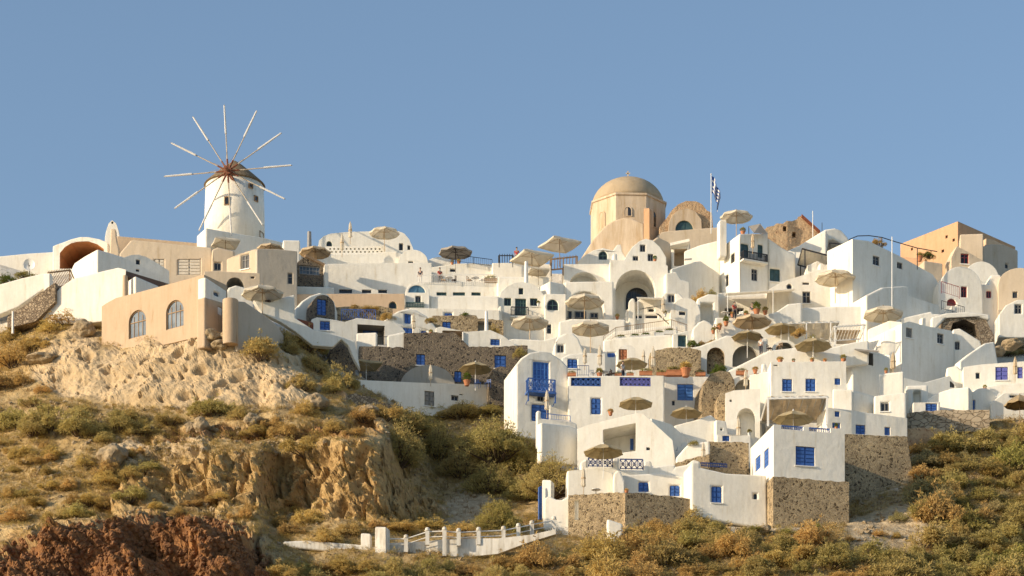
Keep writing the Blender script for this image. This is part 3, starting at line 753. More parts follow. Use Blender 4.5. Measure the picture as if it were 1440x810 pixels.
def bush_maker(mat, seed, n=2400, lobes=9, tall=.75, core='bark', leaf=.085):
    def make():
        rd = random.Random(seed)
        root = empty('shrub', (0, 0, 0), None, None)
        f = MB(); st = MB()
        lean = Vector((rd.uniform(-.2, .2), rd.uniform(-.2, .2), 0))
        for k in range(lobes * 2):
            a = rd.uniform(0, 6.28); rr = rd.uniform(0, .95) ** .75
            lr = rd.uniform(.15, .36) * (1.1 - .35 * rr)
            c = (rr * math.cos(a) + lean.x * (1 - rr), rr * math.sin(a) * .9 + lean.y * (1 - rr), tall * (1 - rr ** 1.6) * rd.uniform(.30, .88) + .06)
            blades(f, c, (lr * rd.uniform(.8, 1.4), lr * rd.uniform(.8, 1.4), lr * rd.uniform(.6, 1.0)), int(n / lobes / 2 * rd.uniform(.5, 1.4)), leaf, leaf * .2, .35, seed * 31 + k)
            st.tube((c[0] * .15, c[1] * .15, -.15), c, .028, .012, 5)
            tip = Vector((c[0] + rd.uniform(-.2, .2), c[1] + rd.uniform(-.2, .2), c[2] + lr * rd.uniform(.7, 1.5)))
            st.tube((c[0] * .7, c[1] * .7, c[2] * .6), tip, .014, .005, 4)
            blades(f, tip, (.07, .07, .10), 14, leaf, leaf * .18, .8, seed * 57 + k)
        # skirt of low sprays so that the foot is not a ball
        blades(f, (0, 0, .12), (.9, .85, .16), n // 5, leaf, leaf * .2, .5, seed * 7)
        f.build('foliage', mat, root)
        st.build('stem', core, root)
        return root
    return make
BU = {}
for kd, sd in (('ochre', 1), ('olive', 2), ('green', 3), ('grey', 4), ('fresh', 5)):
    BU[kd] = [Proto(bush_maker('leaf_' + kd, sd * 10 + k, 4200 if kd in ('ochre', 'olive') else 3000, 8 + 2 * k, .7 + .1 * k)) for k in range(3 if kd in ('ochre', 'olive') else 2)]
    BU[kd + '_big'] = [Proto(bush_maker('leaf_' + kd, sd * 10 + 7, 12000, 26, .95, leaf=.052))]
def B(label, px, pyb, w, h, kind, group='shrubs on the slope', Y=None, sink=.12):
    if Y is None: a = surf(px, pyb); Y = a.y
    else: a = P(px, pyb, Y)
    if 'big' in kind: sink = .2
    s = w / 2 / K * Y * 1.05; sz = h / K * Y / 1.14
    pr = random.choice(BU[kind])
    return pr.put((a.x, a.y, a.z - sink * sz), (s, s * random.uniform(.85, 1.1), sz), random.uniform(0, 6.28), label, 'shrub', group)
def pot_maker(mat, leafm, seed, tall):
    def make():
        root = empty('potted_plant', (0, 0, 0), None, None)
        c = MB(); c.lathe((0, 0, 0), [(.2, 0), (.27, .3), (.31, .42), (.33, .43), (.33, .5), (.29, .5), (.27, .44)], 14); c.build('pot', mat, root, smooth=False)
        f = MB(); blades(f, (0, 0, .5 + tall * .45), (.34, .34, tall * .5), 260, .16, .035, .5, seed); f.build('foliage', leafm, root)
        return root
    return make
PO = {'clay': Proto(pot_maker('clay', 'leaf_green', 1, .5)), 'fresh': Proto(pot_maker('clay', 'leaf_fresh', 2, .7)), 'white': Proto(pot_maker('whitepaint', 'leaf_green', 3, .6)), 'dry': Proto(pot_maker('clay', 'leaf_ochre', 4, .35))}
def POT(label, px, pyb, Y, h, kind='clay', back=.35):
    back *= .7
    z = P(px, pyb, Y).z; q = P(px, pyb, Y + back); s = h / K * Y / 1.05
    return PO[kind].put((q.x, q.y, z), s, random.random() * 6, label, 'potted plant', 'potted plants on the terraces')
def trough_maker(mat, leafm, seed):
    def make():
        root = empty('planter_box', (0, 0, 0), None, None)
        c = MB()
        for x, y, sx, sy in ((0, -.2, 1.2, .05), (0, .2, 1.2, .05), (-.575, 0, .05, .35), (.575, 0, .05, .35)): c.box((x, y, .2), sx, sy, .4)
        c.box((0, 0, .17), 1.1, .35, .3); c.box((0, -.235, .37), 1.24, .03, .06); c.build('trough', mat, root)
        f = MB(); blades(f, (0, 0, .45), (.6, .2, .22), 220, .15, .03, .5, seed); f.build('foliage', leafm, root)
        return root
    return make
TR = {'clay': Proto(trough_maker('clay', 'leaf_green', 5)), 'white': Proto(trough_maker('whitepaint', 'leaf_fresh', 6)), 'wood': Proto(trough_maker('wood', 'leaf_olive', 8))}
def TRO(label, px, pyb, Y, w, kind='clay', back=.35):
    back *= .7
    z = P(px, pyb, Y).z; q = P(px, pyb, Y + back); s = w / K * Y / 1.2
    return TR[kind].put((q.x, q.y, z), (s, min(1.2, s), min(1.3, s)), 0, label, 'planter', 'planter boxes on the terraces')
def chair_maker(mat):
    def make():
        root = empty('terrace_chair', (0, 0, 0), None, None)
        c = MB(); c.box((0, 0, .45), .46, .46, .05); c.build('seat', mat, root)
        c = MB(); c.box((0, .22, .82), .46, .04, .06); c.box((0, .22, .66), .46, .03, .05)
        for x in (-.2, .2): c.box((x, .22, .66), .04, .04, .4)
        c.build('backrest', mat, root)
        for x in (-.2, .2):
            for y in (-.2, .2):
                c = MB(); c.tube((x, y, 0), (x, y, .44), .022, .025, 6); c.build('leg', mat, root)
        return root
    return make
CH = {'blue': Proto(chair_maker('blue')), 'wood': Proto(chair_maker('wood')), 'white': Proto(chair_maker('whitepaint')), 'dark': Proto(chair_maker('darkwood'))}
def CHAIR(label, px, pyb, Y, kind, rz=0, back=.5):
    z = P(px, pyb, Y).z; q = P(px, pyb, Y + back)
    return CH[kind].put((q.x, q.y, z), 1, rz, label, 'chair', 'chairs on the terraces')
def table_make():
    root = empty('terrace_table', (0, 0, 0), None, None)
    c = MB(); c.lathe((0, 0, .7), [(.42, 0), (.43, .02), (.42, .04)], 16); c.build('tabletop', 'whitepaint', root)
    c = MB(); c.lathe((0, 0, 0), [(.25, 0), (.24, .03), (.04, .06), (.035, .7)], 10); c.build('pedestal', 'iron', root)
    return root
TB = Proto(table_make)
def TABLE(label, px, pyb, Y, back=.6):
    z = P(px, pyb, Y).z; q = P(px, pyb, Y + back)
    return TB.put((q.x, q.y, z), 1, 0, label, 'table', 'tables on the terraces')
def rock_maker(mat, seed):
    def make():
        bm = bmesh.new(); bmesh.ops.create_icosphere(bm, subdivisions=4, radius=1)
        of = Vector((seed * 7.3, seed * 1.7, 3))
        for v in bm.verts:
            d = v.co.normalized()
            v.co = d * (1 + .35 * noise.noise(d * 1.3 + of) + .22 * (noise.voronoi(d * 1.7 + of)[0][0] - .4) + .07 * noise.noise(d * 5 + of))
        me = bpy.data.meshes.new('boulder'); bm.to_mesh(me); bm.free(); me.materials.append(MATS[mat])
        o = bpy.data.objects.new('boulder', me); COL.objects.link(o); ORG[o.name] = Vector(); return o
    return make
RK = [Proto(rock_maker('tanrock', k)) for k in range(4)]
def ROCK(label, px, pyc, w, h, Y=None, k=None, group='boulders on the slope'):
    if Y is None: a = surf(px, pyc + h * .35); Y = a.y; a = a + Vector((0, 0, h * .3 / K * Y))
    else: a = P(px, pyc, Y)
    return (RK[k] if k is not None else random.choice(RK)).put(a, (w / 2 / K * Y, w / 2 / K * Y * .9, h / 2 / K * Y), random.uniform(0, 6), label, 'boulder', group)
def skin_mesh(name, joints, edges, mat, parent, sub=1):
    me = bpy.data.meshes.new(name); me.from_pydata([j[0] for j in joints], edges, [])
    me.materials.append(MATS[mat])
    o = bpy.data.objects.new(name, me); COL.objects.link(o)
    md = o.modifiers.new('skin', 'SKIN')
    for i, j in enumerate(joints):
        me.skin_vertices[0].data[i].radius = (j[1], j[1] * (j[2] if len(j) > 2 else 1))
    me.skin_vertices[0].data[0].use_root = True
    sd = o.modifiers.new('sub', 'SUBSURF'); sd.levels = sub; sd.render_levels = sub
    if parent: o.parent = parent
    ORG[o.name] = Vector(); return o
def person_maker(shirt, trousers):
    def make():
        root = empty('person', (0, 0, 0), None, None)
        J = [((0, 0, .93), .12, .8), ((0, 0, 1.15), .125, .75), ((0, 0, 1.36), .15, .65), ((0, 0, 1.47), .06), ((0, -.01, 1.56), .075), ((0, -.02, 1.68), .085), ((0, -.01, 1.76), .05),
             ((.19, 0, 1.38), .055), ((.25, .02, 1.12), .045), ((.23, -.10, .90), .032), ((.22, -.14, .80), .03),
             ((-.19, 0, 1.38), .055), ((-.25, .02, 1.12), .045), ((-.23, -.10, .90), .032), ((-.22, -.14, .80), .03),
             ((.10, 0, .86), .09), ((.11, -.02, .48), .06), ((.11, .02, .08), .04), ((.12, -.13, .03), .035),
             ((-.10, 0, .86), .09), ((-.11, .02, .48), .06), ((-.11, .06, .08), .04), ((-.12, -.09, .03), .035)]
        E = [(0, 1), (1, 2), (2, 3), (3, 4), (4, 5), (5, 6), (2, 7), (7, 8), (8, 9), (9, 10), (2, 11), (11, 12), (12, 13), (13, 14), (0, 15), (15, 16), (16, 17), (17, 18), (0, 19), (19, 20), (20, 21), (21, 22)]
        skin_mesh('body', J, E, 'skin', root)
        T = [((0, 0, .92), .145, .8), ((0, 0, 1.15), .145, .75), ((0, 0, 1.36), .165, .66), ((.19, 0, 1.385), .072), ((.24, .015, 1.2), .066), ((-.19, 0, 1.385), .072), ((-.24, .015, 1.2), .066)]
        skin_mesh('shirt', T, [(0, 1), (1, 2), (2, 3), (3, 4), (2, 5), (5, 6)], shirt, root)
        T = [((0, 0, .95), .135, .8), ((.10, 0, .84), .11), ((.11, -.02, .48), .082), ((.11, .02, .12), .068), ((-.10, 0, .84), .11), ((-.11, .02, .48), .082), ((-.11, .06, .12), .068)]
        skin_mesh('trousers', T, [(0, 1), (1, 2), (2, 3), (0, 4), (4, 5), (5, 6)], trousers, root)
        h = MB(); h.lathe((0, .012, 1.70), [(.085, -.04), (.102, .0), (.1, .05), (.07, .1), (.02, .12)], 10); h.build('hair', 'hair', root)
        return root
    return make
PE = {'red': Proto(person_maker('redcloth', 'darkcloth')), 'dark': Proto(person_maker('darkcloth', 'whitecloth')), 'white': Proto(person_maker('whitecloth', 'darkcloth'))}
def PERSON(label, px, pyb, Y, kind, rz=0, back=.6):
    z = P(px, pyb, Y).z; q = P(px, pyb, Y + back)
    return PE[kind].put((q.x, q.y, z), 1, rz, label, 'person', 'people on the terraces')
def POLE(name, label, cat, px, pt, pb, Y, r, mat, parts=None, group=None):
    a, b = P(px, pb, Y), P(px, pt, Y)
    m_ = MB(); m_.tube(a - Vector((0, 0, .5)), b, r, r * .8, 8)
    return tag(m_.build(name, mat, None, loc=a), label, cat, group)
def CYL(label, px, pt, pb, rpx, Y, mat, name='round_tower', cat=None, taper=1.0, cap=True, ext=1.0):
    a = P(px, pb, Y); h = P(px, pt, Y).z - a.z; r = rpx / K * Y
    m_ = MB(); pr = [(r, -ext), (r * (1 + taper) / 2, h * .5), (r * taper, h - .05), (r * taper * .94, h)]
    if cap: pr += [(r * taper * .8, h), (r * taper * .8, h - .15)]
    m_.lathe((a.x, a.y, a.z), pr, 32)
    return tag(m_.build(name, mat, None, loc=a, smooth=False), label, cat or name.replace('_', ' '))
def PERGOLA(label, pts, posts, mat, Y, dY, pm=None, slats=10, name='pergola', thick=.12, cover=None, group=None, cat='pergola'):
    """pts: px,py of front-left, front-right roof corners; roof runs dY metres back and level; posts: list of (px, py_base)"""
    (xa, ya), (xb, yb) = pts
    a, b = P(xa, ya, Y), P(xb, yb, Y); bk = Vector((0, dY, 0))
    gx = posts[0] if posts else (xa, ya + 20)
    root = empty(name, P(gx[0], gx[1], Y), label, cat, group)
    m_ = MB()
    for f in (0, 1):
        o = bk * f; m_.hexa([a + o + Vector((0, -thick / 2, -thick)), b + o + Vector((0, -thick / 2, -thick)), b + o + Vector((0, thick / 2, -thick)), a + o + Vector((0, thick / 2, -thick)),
                a + o + Vector((0, -thick / 2, 0)), b + o + Vector((0, -thick / 2, 0)), b + o + Vector((0, thick / 2, 0)), a + o + Vector((0, thick / 2, 0))])
    for p_ in (a, b): m_.tube(p_ + Vector((0, 0, -thick / 2)), p_ + bk + Vector((0, 0, -thick / 2)), thick / 2, n=4)
    m_.build('beam', pm or mat, root)
    if slats:
        m_ = MB()
        for i in range(slats):
            c = a.lerp(b, (i + .5) / slats); m_.tube(c + Vector((0, -.25, .04)), c + bk + Vector((0, .1, .04)), .035, n=4)
        m_.build('slats', mat, root)
    if cover:
        m_ = MB(); nseg = 12
        vs = []
        for j in range(5):
            for i in range(nseg + 1):
                c = a.lerp(b, i / nseg) + bk * (j / 4); vs.append(c + Vector((0, 0, .06 + .10 * math.sin(i * 1.9) * math.sin(j * 1.3 + .5))))
        m_.add(vs, [(j * (nseg + 1) + i, j * (nseg + 1) + i + 1, (j + 1) * (nseg + 1) + i + 1, (j + 1) * (nseg + 1) + i) for j in range(4) for i in range(nseg)])
        o = m_.build('cover', cover, root); md = o.modifiers.new('cloth', 'SOLIDIFY'); md.thickness = .03
    for px, pb in posts:
        q = P(px, pb, Y); k = (px - xa) / (xb - xa); top = a.lerp(b, k)
        m_ = MB(); m_.box(((q.x + top.x) / 2, Y, (q.z - .4 + top.z) / 2 - thick / 2), thick * .9, thick * .9, top.z - q.z + .4); m_.build('post', pm or mat, root)
        m_ = MB(); m_.box((top.x, Y + dY, (q.z - .4 + top.z) / 2 - thick / 2), thick * .9, thick * .9, top.z - q.z + .4); m_.build('post', pm or mat, root)
    return root
def AWNING(label, xa, ya, xb, yb, drop_px, Y, out, mat='canvas', posts=()):
    """cloth sloping from the wall (xa,ya)-(xb,yb) outwards by out metres, its front edge drop_px lower"""
    a, b = P(xa, ya, Y), P(xb, yb, Y); f = Vector((0, -out, -drop_px / K * Y))
    root = empty('awning', (a + b) / 2, label, 'awning')
    m_ = MB(); n = 14; vs = []
    for j in range(5):
        for i in range(n + 1):
            c = a.lerp(b, i / n) + f * (j / 4); vs.append(c + Vector((0, 0, -.08 * math.sin(j / 4 * math.pi) - .05 * math.sin(i / n * math.pi * 4) ** 2 * j / 4)))
    for i in range(n + 1): vs.append(vs[4 * (n + 1) + i] + Vector((0, 0, -.16)))
    m_.add(vs, [(j * (n + 1) + i, j * (n + 1) + i + 1, (j + 1) * (n + 1) + i + 1, (j + 1) * (n + 1) + i) for j in range(5) for i in range(n)])
    o = m_.build('cloth', mat, root); md = o.modifiers.new('cloth', 'SOLIDIFY'); md.thickness = .02
    for px, pb in posts:
        k = (px - xa) / (xb - xa); t_ = a.lerp(b, k) + f; m_ = MB(); zb = P(px, pb, Y - out).z
        m_.tube((t_.x, t_.y, zb - .3), t_, .04, n=6); m_.build('post', 'whitepaint', root)
    m_ = MB(); m_.tube(a + f, b + f, .03, n=6); m_.build('front_bar', 'whitepaint', root)
    return root
def RAILING(label, pts, Y, mat, style='bars', h=.95, group=None, step=1.6):
    """free rail along px,py ground points"""
    ps = [P(x, y, Y if not isinstance(Y, (list, tuple)) else Y[i]) for i, (x, y) in enumerate(pts)]
    root = empty('railing', ps[0], label, 'railing', group)
    r = MB(); q = MB()
    up = Vector((0, 0, h))
    for a, b in zip(ps, ps[1:]):
        r.tube(a + up, b + up, .03, n=6); r.tube(a + up * .12, b + up * .12, .018, n=5)
        n = max(1, int((b - a).length / .2))
        for i in range(n + 1): c = a.lerp(b, i / n); q.tube(c + up * .12, c + up, .012, n=4)
        if style == 'x':
            for i in range(max(1, n // 3)):
                k = max(1, n // 3); c, d_ = a.lerp(b, i / k), a.lerp(b, (i + 1) / k)
                q.tube(c + up * .12, d_ + up, .02, n=4); q.tube(d_ + up * .12, c + up, .02, n=4)
        n = max(1, round((b - a).length / step))
        for i in range(n + 1): c = a.lerp(b, i / n); m_ = MB(); m_.box(c + up * .47, .05, .05, h * 1.0); m_.build('post', mat, root)
    r.build('handrail', mat, root); q.build('bars', mat, root)
    return root
# ================================================================== the village
W = 'white'
# ---- far left, above the tan house
H('long low white wall under the sky at the left edge of the village', [(-90, 366), (0, 360), (40, 356), (77, 354)], 410, 300, 0, 5, name='wall')
H('white house front with one wide terracotta coloured vault opening', [(74, 346), (80, 343.5), (90, 340), (100, 336), (112, 333), (125, 333), (140, 336), (152, 341)], 388, 297, -6, 8,
  ops=[('poly', [(84, 378), (84, 356), (91, 347.5), (100, 342), (112, 339.2), (125, 339.5), (137, 343.5), (146, 350), (146, 378)], 5.0, 'terracotta')])
H('small white bell gable on the roof beside the terracotta vault', [(147.5, 334), (149.5, 324), (153, 314), (158, 309.5), (163.5, 314), (166.5, 324), (168.5, 334)], 350, 300, 0, .7, name='bell_gable', ops=[('round', 156.3, 311.3, 159.7, 314.7)], bev=.04)
H('slim cream chimney in front of the bell gable', [(154, 350), (155.5, 321), (162.5, 321), (164, 338), (168, 352)], 362, 296, 0, .9, 'cream', name='chimney')
H('long low tan building under the windmill with a flat ledge roof', [(164, 331.5), (262, 340), (336, 346.5)], 372, 299, 0, 7, 'tan')
H('long cream garage building with one pale roller door', [(168, 356), (183, 338.5), (188, 337), (298, 348)], 398, 289, 0, 6, 'cream', ops=[('cdoor', 250, 364, 282, 386), ('cdoor', 217, 364, 231, 386)])
H('cream lean-to with a dark square window beside the garage', [(298, 351), (306, 347), (330, 353)], 400, 287.5, 8, 4, 'cream', ops=[('dark', 301, 369, 311, 380)])
H('white block with sunlit left and shaded right face before the terracotta vault', [(101, 376), (104, 370), (118, 360.5), (137, 350)], 412, 283, -48, 4.2)
H('small white vault house with one tiny black window, in shade', [(168, 368), (175, 362), (184, 358.5), (194, 358), (205, 361), (218, 368), (238, 381)], 404, 284, 20, 4.5, ops=[('dark', 191, 365, 197, 372), ('dark', 191, 378.5, 196, 382)])
H('broad sunlit white wall sloping down to the rocks', [(47, 446), (60, 430), (76, 414), (84, 404), (102, 392), (140, 382), (166, 376), (178, 379)], [(178, 415), (150, 436), (146, 452), (115, 455), (75, 455)], 272.5, -18, 3, name='wall', bev=.15)
a, b_ = P(177, 381, 270), P(240, 400, 279)
mb_ = MB(); mb_.hexa([a + Vector((0, 0, -.5)), b_ + Vector((0, 0, -.5)), b_ + Vector((0, 2.5, -.5)), a + Vector((0, 2.5, -.5)), a, b_, b_ + Vector((0, 2.5, 0)), a + Vector((0, 2.5, 0))])
t_ = empty('canopy', a, 'dark brown timber canopy roof above the tan house', 'canopy'); mb_.build('roof', 'darkwood', t_)
for f in (0, .5, 1): mb_ = MB(); c_ = a.lerp(b_, f); mb_.box(c_ + Vector((0, .3, -1.4)), .2, .2, 2.2); mb_.build('post', 'darkwood', t_)
H('small white roof block under the dark timber canopy', [(190, 387.5), (224, 402)], 420, 268.5, 35, 1.5, name='wall')
CYL('round tan chimney on the left end of the tan house roof', 176, 388, 414, 4, 268, 'tan', 'chimney', taper=.82)
H('low retaining wall of brown rubble stone under the white wall', [(10, 446), (22, 436), (34, 430), (50, 416), (78, 397)], [(78, 424), (50, 452), (10, 462)], 273.5, -14, 2, 'rubble', name='stone_wall')
H('white parapet sloping down at the left edge below the vine', [(-60, 412), (0, 399.5), (30, 391), (60, 384.5), (68, 385)], [(68, 402), (25, 432), (0, 442), (-60, 452)], 278.5, -8, 1, name='wall', bev=.12)
PERGOLA('wooden slatted pergola beside the white parapet', [(67, 383), (99, 379)], [(69, 402), (98, 398)], 'wood', 280, 4, 'wood', 14)
H('short white gate pillar at the end of the left parapet', [(61, 384), (70, 383.5)], 405, 277.6, -20, .7, name='pillar')
POLE('post', 'short white post by the boulders at far left', 'post', 18, 438, 462, 270, .12, 'whitepaint')
# ---- tan house on the cliff
H('large tan house on the cliff edge with two arched windows', [(143, 431), (150, 426), (163, 419), (200, 409.5), (245, 397.5), (287, 386)], [(287, 472), (235, 484), (150, 502), (143, 502)], 264, -34, 3.4, 'tan',
  ops=[('aglass', 181, 436, 205, 474), ('aglass', 233.5, 422, 258, 461)], bev=.18)
H('low white wall in blue shade on the right side of the tan house', [(289, 389), (319, 409)], 418, 260.6, 56, 1.0, name='wall', ops=[('slit', 301, 411, 309, 416)])
H('tan side wing with one tiny window between the tan house and round tower', [(288, 417.5), (314, 425)], 470, 260.2, 56, 1, 'tan', name='annex', ops=[('dark', 307, 432.5, 312.5, 442)])
CYL('round tan corner turret at the right end of the tan house', 324, 422, 470, 11, 259.3, 'tan', 'turret')
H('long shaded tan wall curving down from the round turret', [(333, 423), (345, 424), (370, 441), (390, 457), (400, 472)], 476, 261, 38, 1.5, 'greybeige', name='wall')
H('beige house front with a dark arched opening above the tan house', [(287, 381.5), (300, 381), (366, 384)], 430, 272, 6, 5, 'cream', ops=[('aniche', 318, 390, 343, 408, 1.6, 'shadeplaster'), ('slit', 353, 389, 358, 391.5)])
H('little rounded white parapet under the dark arch', [(317, 412), (322, 404), (331, 401), (344, 404), (358, 413)], 432, 268.5, 10, 1, name='wall')
H('beige house with a tall dark window and sloping roof edge', [(318, 364), (332, 358), (361, 349)], 392, 283, -28, 3, 'cream', ops=[('dark', 339, 358, 350, 378)])
H('square grey beige house block with one dark slot window, right of the tall dark window', [(361, 349.5), (390, 350), (418, 353)], 412, 282, 16, 6, 'greybeige', ops=[('dark', 405, 384, 411.5, 399)])
H('white stepped parapet curving down from the parasol terrace to the shaded valley', [(356, 422), (380, 425), (396, 419), (414, 414), (415, 447), (440, 463), (470, 470), (499, 479)],
  [(507, 520), (498, 505), (490, 486), (480, 477), (468, 488), (440, 486), (415, 466), (395, 453), (368, 440)], 267, 10, .8, name='wall', bev=.1)
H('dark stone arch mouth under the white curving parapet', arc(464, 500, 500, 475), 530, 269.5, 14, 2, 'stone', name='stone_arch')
U('open cream parasol on the terrace just right of the tan house', 369, 399, 60, 266)
CHAIR('wooden chair below the cream parasol near the tan house', 392, 437, 267.5, 'wood', .6, .2); CHAIR('dark chair on the white steps below the tan house parasol', 377, 429, 267.5, 'dark', -.4, .2)
U('small flat beige parasol in front of the garage roof under the windmill', 317, 333, 44, 294, 'bigsquare', .3)
U('low brown parasol behind the grey beige house block', 380, 341, 38, 290, 'brown')
# ---- windmill
wm = P(330, 345, 301)
root = empty('windmill', wm, 'white round windmill with conical thatch roof and twelve bare sail arms', 'windmill')
s_ = 301 / K
zt = P(330, 262, 301).z - wm.z; za = P(333, 226, 301).z - wm.z
mb_ = MB(); mb_.lathe(wm, [(42.5 * s_, -1), (42 * s_, zt * .5), (40.6 * s_, zt)], 48); mb_.build('tower', W, root, smooth=True)
mb_ = MB(); mb_.lathe(wm, [(41.2 * s_, zt - .1), (43.2 * s_, zt - .02), (42 * s_, zt + .12), (28 * s_, zt + (za - zt) * .40), (12 * s_, zt + (za - zt) * .78), (.06, za)], 40); mb_.build('roof', 'thatch', root)
def tower_open(px, py, w, h, nm, mat='dark'):
    s = (px - 330) / 41.3; ang = math.asin(max(-.99, min(.99, s))); r = 41.6 * s_
    z = P(px, py, 301 - r * math.cos(ang)).z
    c = Vector((wm.x + r * math.sin(ang), wm.y - r * math.cos(ang), z)); ww, hh = w * s_ / max(.3, math.cos(ang)), h * s_
    f = MB(); 
    for dx, dz, sx, sz in ((0, hh / 2, ww + .1, .1), (0, -hh / 2, ww + .1, .1), (-ww / 2, 0, .1, hh), (ww / 2, 0, .1, hh)):
        f.box(c + Vector((dx * math.cos(ang), dx * math.sin(ang), dz)), sx, .18, sz, ang)
    fo = f.build(nm, 'wood', root); g = MB(); g.box(c, ww, .06, hh, ang); g.build('pane', mat, fo)
tower_open(323.5, 282.5, 6.5, 11, 'window'); tower_open(355.5, 261.5, 4.5, 5, 'window'); tower_open(362, 279.5, 4, 7, 'window'); tower_open(368.5, 331, 4, 8, 'door')
hubp = P(320.5, 240.5, 295.6); ax = Vector((.10, 1, .05)).normalized(); e1 = Vector((1, -.10, .0)).normalized(); e2 = ax.cross(e1).normalized() * -1
if e2.z < 0: e2 = -e2
mb_ = MB(); mb_.tube(hubp - ax * 1.3, hubp + ax * 5, .16, .2, 10); mb_.tube(hubp - ax * .3, hubp + ax * .3, .42, .42, 14); mb_.build('axle', 'rust', root)
Rw = 6.95
for k in range(12):
    t = R(30 * k + 2.6); d_ = e1 * math.cos(t) + e2 * math.sin(t)
    m_ = MB(); m_.tube(hubp, hubp + d_ * Rw, .07, .045, 6); arm = m_.build('sail_arm', 'palewood', root)
    m_ = MB(); m_.tube(hubp + d_ * .2, hubp + d_ * 1.25, .11, .09, 6); m_.build('brace', 'rust', arm)
    m_ = MB(); m_.tube(hubp + d_ * Rw * .56 - ax * .06, hubp + d_ * (Rw - .1) - ax * .06, .115, .085, 7); m_.build('furled_sail', 'whitecloth', arm)
    m_ = MB(); m_.tube(hubp - ax * 1.25, hubp + d_ * 2.2, .016, n=4); m_.build('stay', 'wood', arm)
H('white plinth wall below the windmill, its long face in shade', [(289, 320), (330, 327.5), (372, 334), (424, 347)], 350, 297, 28, 2.6, name='wall')
H('little white roof cube right of the windmill plinth', [(398, 337), (422, 337.5)], 362, 292.5, 8, 3)
POLE('chimney', 'thin grey chimney standing between the windmill and the long white vault', 'chimney', 435, 326, 350, 294, .26, 'grey')
# ---- top, left of centre
H('long low white vault house on the ridge with a dark arched hole', [(447, 348), (449, 338), (455, 332), (465, 328.5), (490, 326), (530, 325), (560, 325), (568, 328), (575, 336), (580, 347), (584, 358)], 374, 300, 4, 5,
  ops=[('adark', 459, 339, 467, 347.5), ('dark', 561, 342, 567, 352), ('dark', 573, 345, 577, 351.5)])
ops_ = []
for i in range(13):
    for j in range(2): ops_.append(('niche', 463 + i * 5.8 + j * 2.6, 348.8 + j * 4.2, 465.4 + i * 5.8 + j * 2.6, 351.2 + j * 4.2, .25))
H('white terrace wall pierced with rows of small holes', [(458, 346.5), (542, 346)], 362, 296.5, 2, .5, name='wall', ops=ops_, bev=0)
H('plain white terrace front below the pierced wall', [(440, 358), (457, 357), (561, 353), (562, 362)], 378, 294.8, 3, 2.5, name='wall')
H('low white vault with one slit window, right of the big ridge parasol', arc(560, 602, 369, 351), 382, 294.2, 2, 5, ops=[('slit', 574, 367.2, 581, 370.4)])
H('shallow white vault on the ridge above the small tables', arc(596, 640, 378, 361), 388, 296, 4, 5)
U('open cream parasol standing highest on the ridge above the long white vault', 540.5, 317.5, 43, 294.5)
C('tall closed white parasol on the ridge left of the open one', 492.5, 312, 340, 294.5); C('shorter closed cream parasol in front of the pierced wall', 481, 329, 358, 293)
H('long windowless white house with three slits at its foot', [(461, 371), (530, 370), (607, 369.5)], 418, 291, 3, 7, ops=[('slit', 477, 407, 495, 412.2), ('slit', 509, 407.3, 522, 412.2), ('slit', 532, 407.3, 544, 412.2)])
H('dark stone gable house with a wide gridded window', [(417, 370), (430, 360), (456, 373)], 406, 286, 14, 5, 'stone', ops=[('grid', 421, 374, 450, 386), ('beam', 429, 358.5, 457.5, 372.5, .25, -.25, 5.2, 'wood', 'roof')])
H('narrow white pier to the right of the dark stone gable', [(456, 371), (462, 371)], 408, 285.6, 10, 1, name='pillar')
H('plain white base wall under the dark stone gable', [(412, 402), (470, 403.5)], 424, 285, 5, 3, name='wall')
U('brown parasol above the dark stone gable', 443, 345, 45, 287.5, 'brown')
H('long peach coloured wall with a small half round window', [(416, 413.5), (490, 413), (569, 413)], 444, 284, 6, 3, 'peach', ops=[('adark', 547, 424, 558, 434)])
H('white arched house with a sky blue fanlight', arc(570, 604, 412, 397, 10), 438, 285, 2, 5, ops=[('ablue', 574, 401, 598, 411.5), ('dark', 584, 416, 592, 425.5), ('rail', 571, 425, 596, 432, -.15, 'green', 'bars')])
H('white half vault with a sunlit left flank behind the stone arch with the blue door', [(414, 447), (416, 434), (425, 423), (437, 415.5), (450, 411.5), (461, 414), (470, 424), (475, 440)], 462, 279, 22, 6)
H('dark stone arch front with a tall blue door', arc(437, 471, 434, 414.5), 458, 277, 22, 1.5, 'stone', ops=[('bdoor', 446, 421, 459, 443)], name='stone_arch')
H('low brown stone wall behind the blue patterned fence', [(466, 432), (530, 430), (552, 434)], 462, 281, 5, 2, 'stonelit', name='stone_wall')
RAILING('blue patterned fence right of the stone arch', [(480, 451), (528, 452)], 276.5, 'blue', 'x', 1.15)
H('white gable house with blue shutters above the stone wall', [(533, 456), (548, 444), (560, 437), (573, 433.5), (586, 436), (600, 444), (622, 470)], 482, 279, 10, 6, ops=[('blue', 569, 440.5, 578, 454.5), ('blue', 566, 461, 580, 468), ('blue', 592, 465, 600, 471)])
C('closed cream parasol against the white gable with blue shutters', 581.5, 441, 468, 276.8)
H('white terrace house with a deep dark porch in the shade', [(438, 449), (446, 446), (466, 449), (485, 452.5), (502, 447), (548, 452), (562, 456), (570, 466)], 496, 275.5, 10, 3, ops=[('blue', 450, 451.5, 464, 464.5), ('niche', 502.5, 457, 541, 484, 1.8, 'shadeplaster'), ('blue', 510, 461, 531, 484, 1.75)])
H('square white balcony parapet in front of the dark porch', [(501, 468), (530, 467)], 490, 273.6, -6, .6, name='wall')
H('white end wall to the right of the dark porch', [(545, 471), (569, 466)], 494, 273.6, 6, 1, name='wall')
RAILING('short dark rail closing the dark porch', [(531, 486), (545, 486.5)], 273.8, 'iron', 'bars', .9)
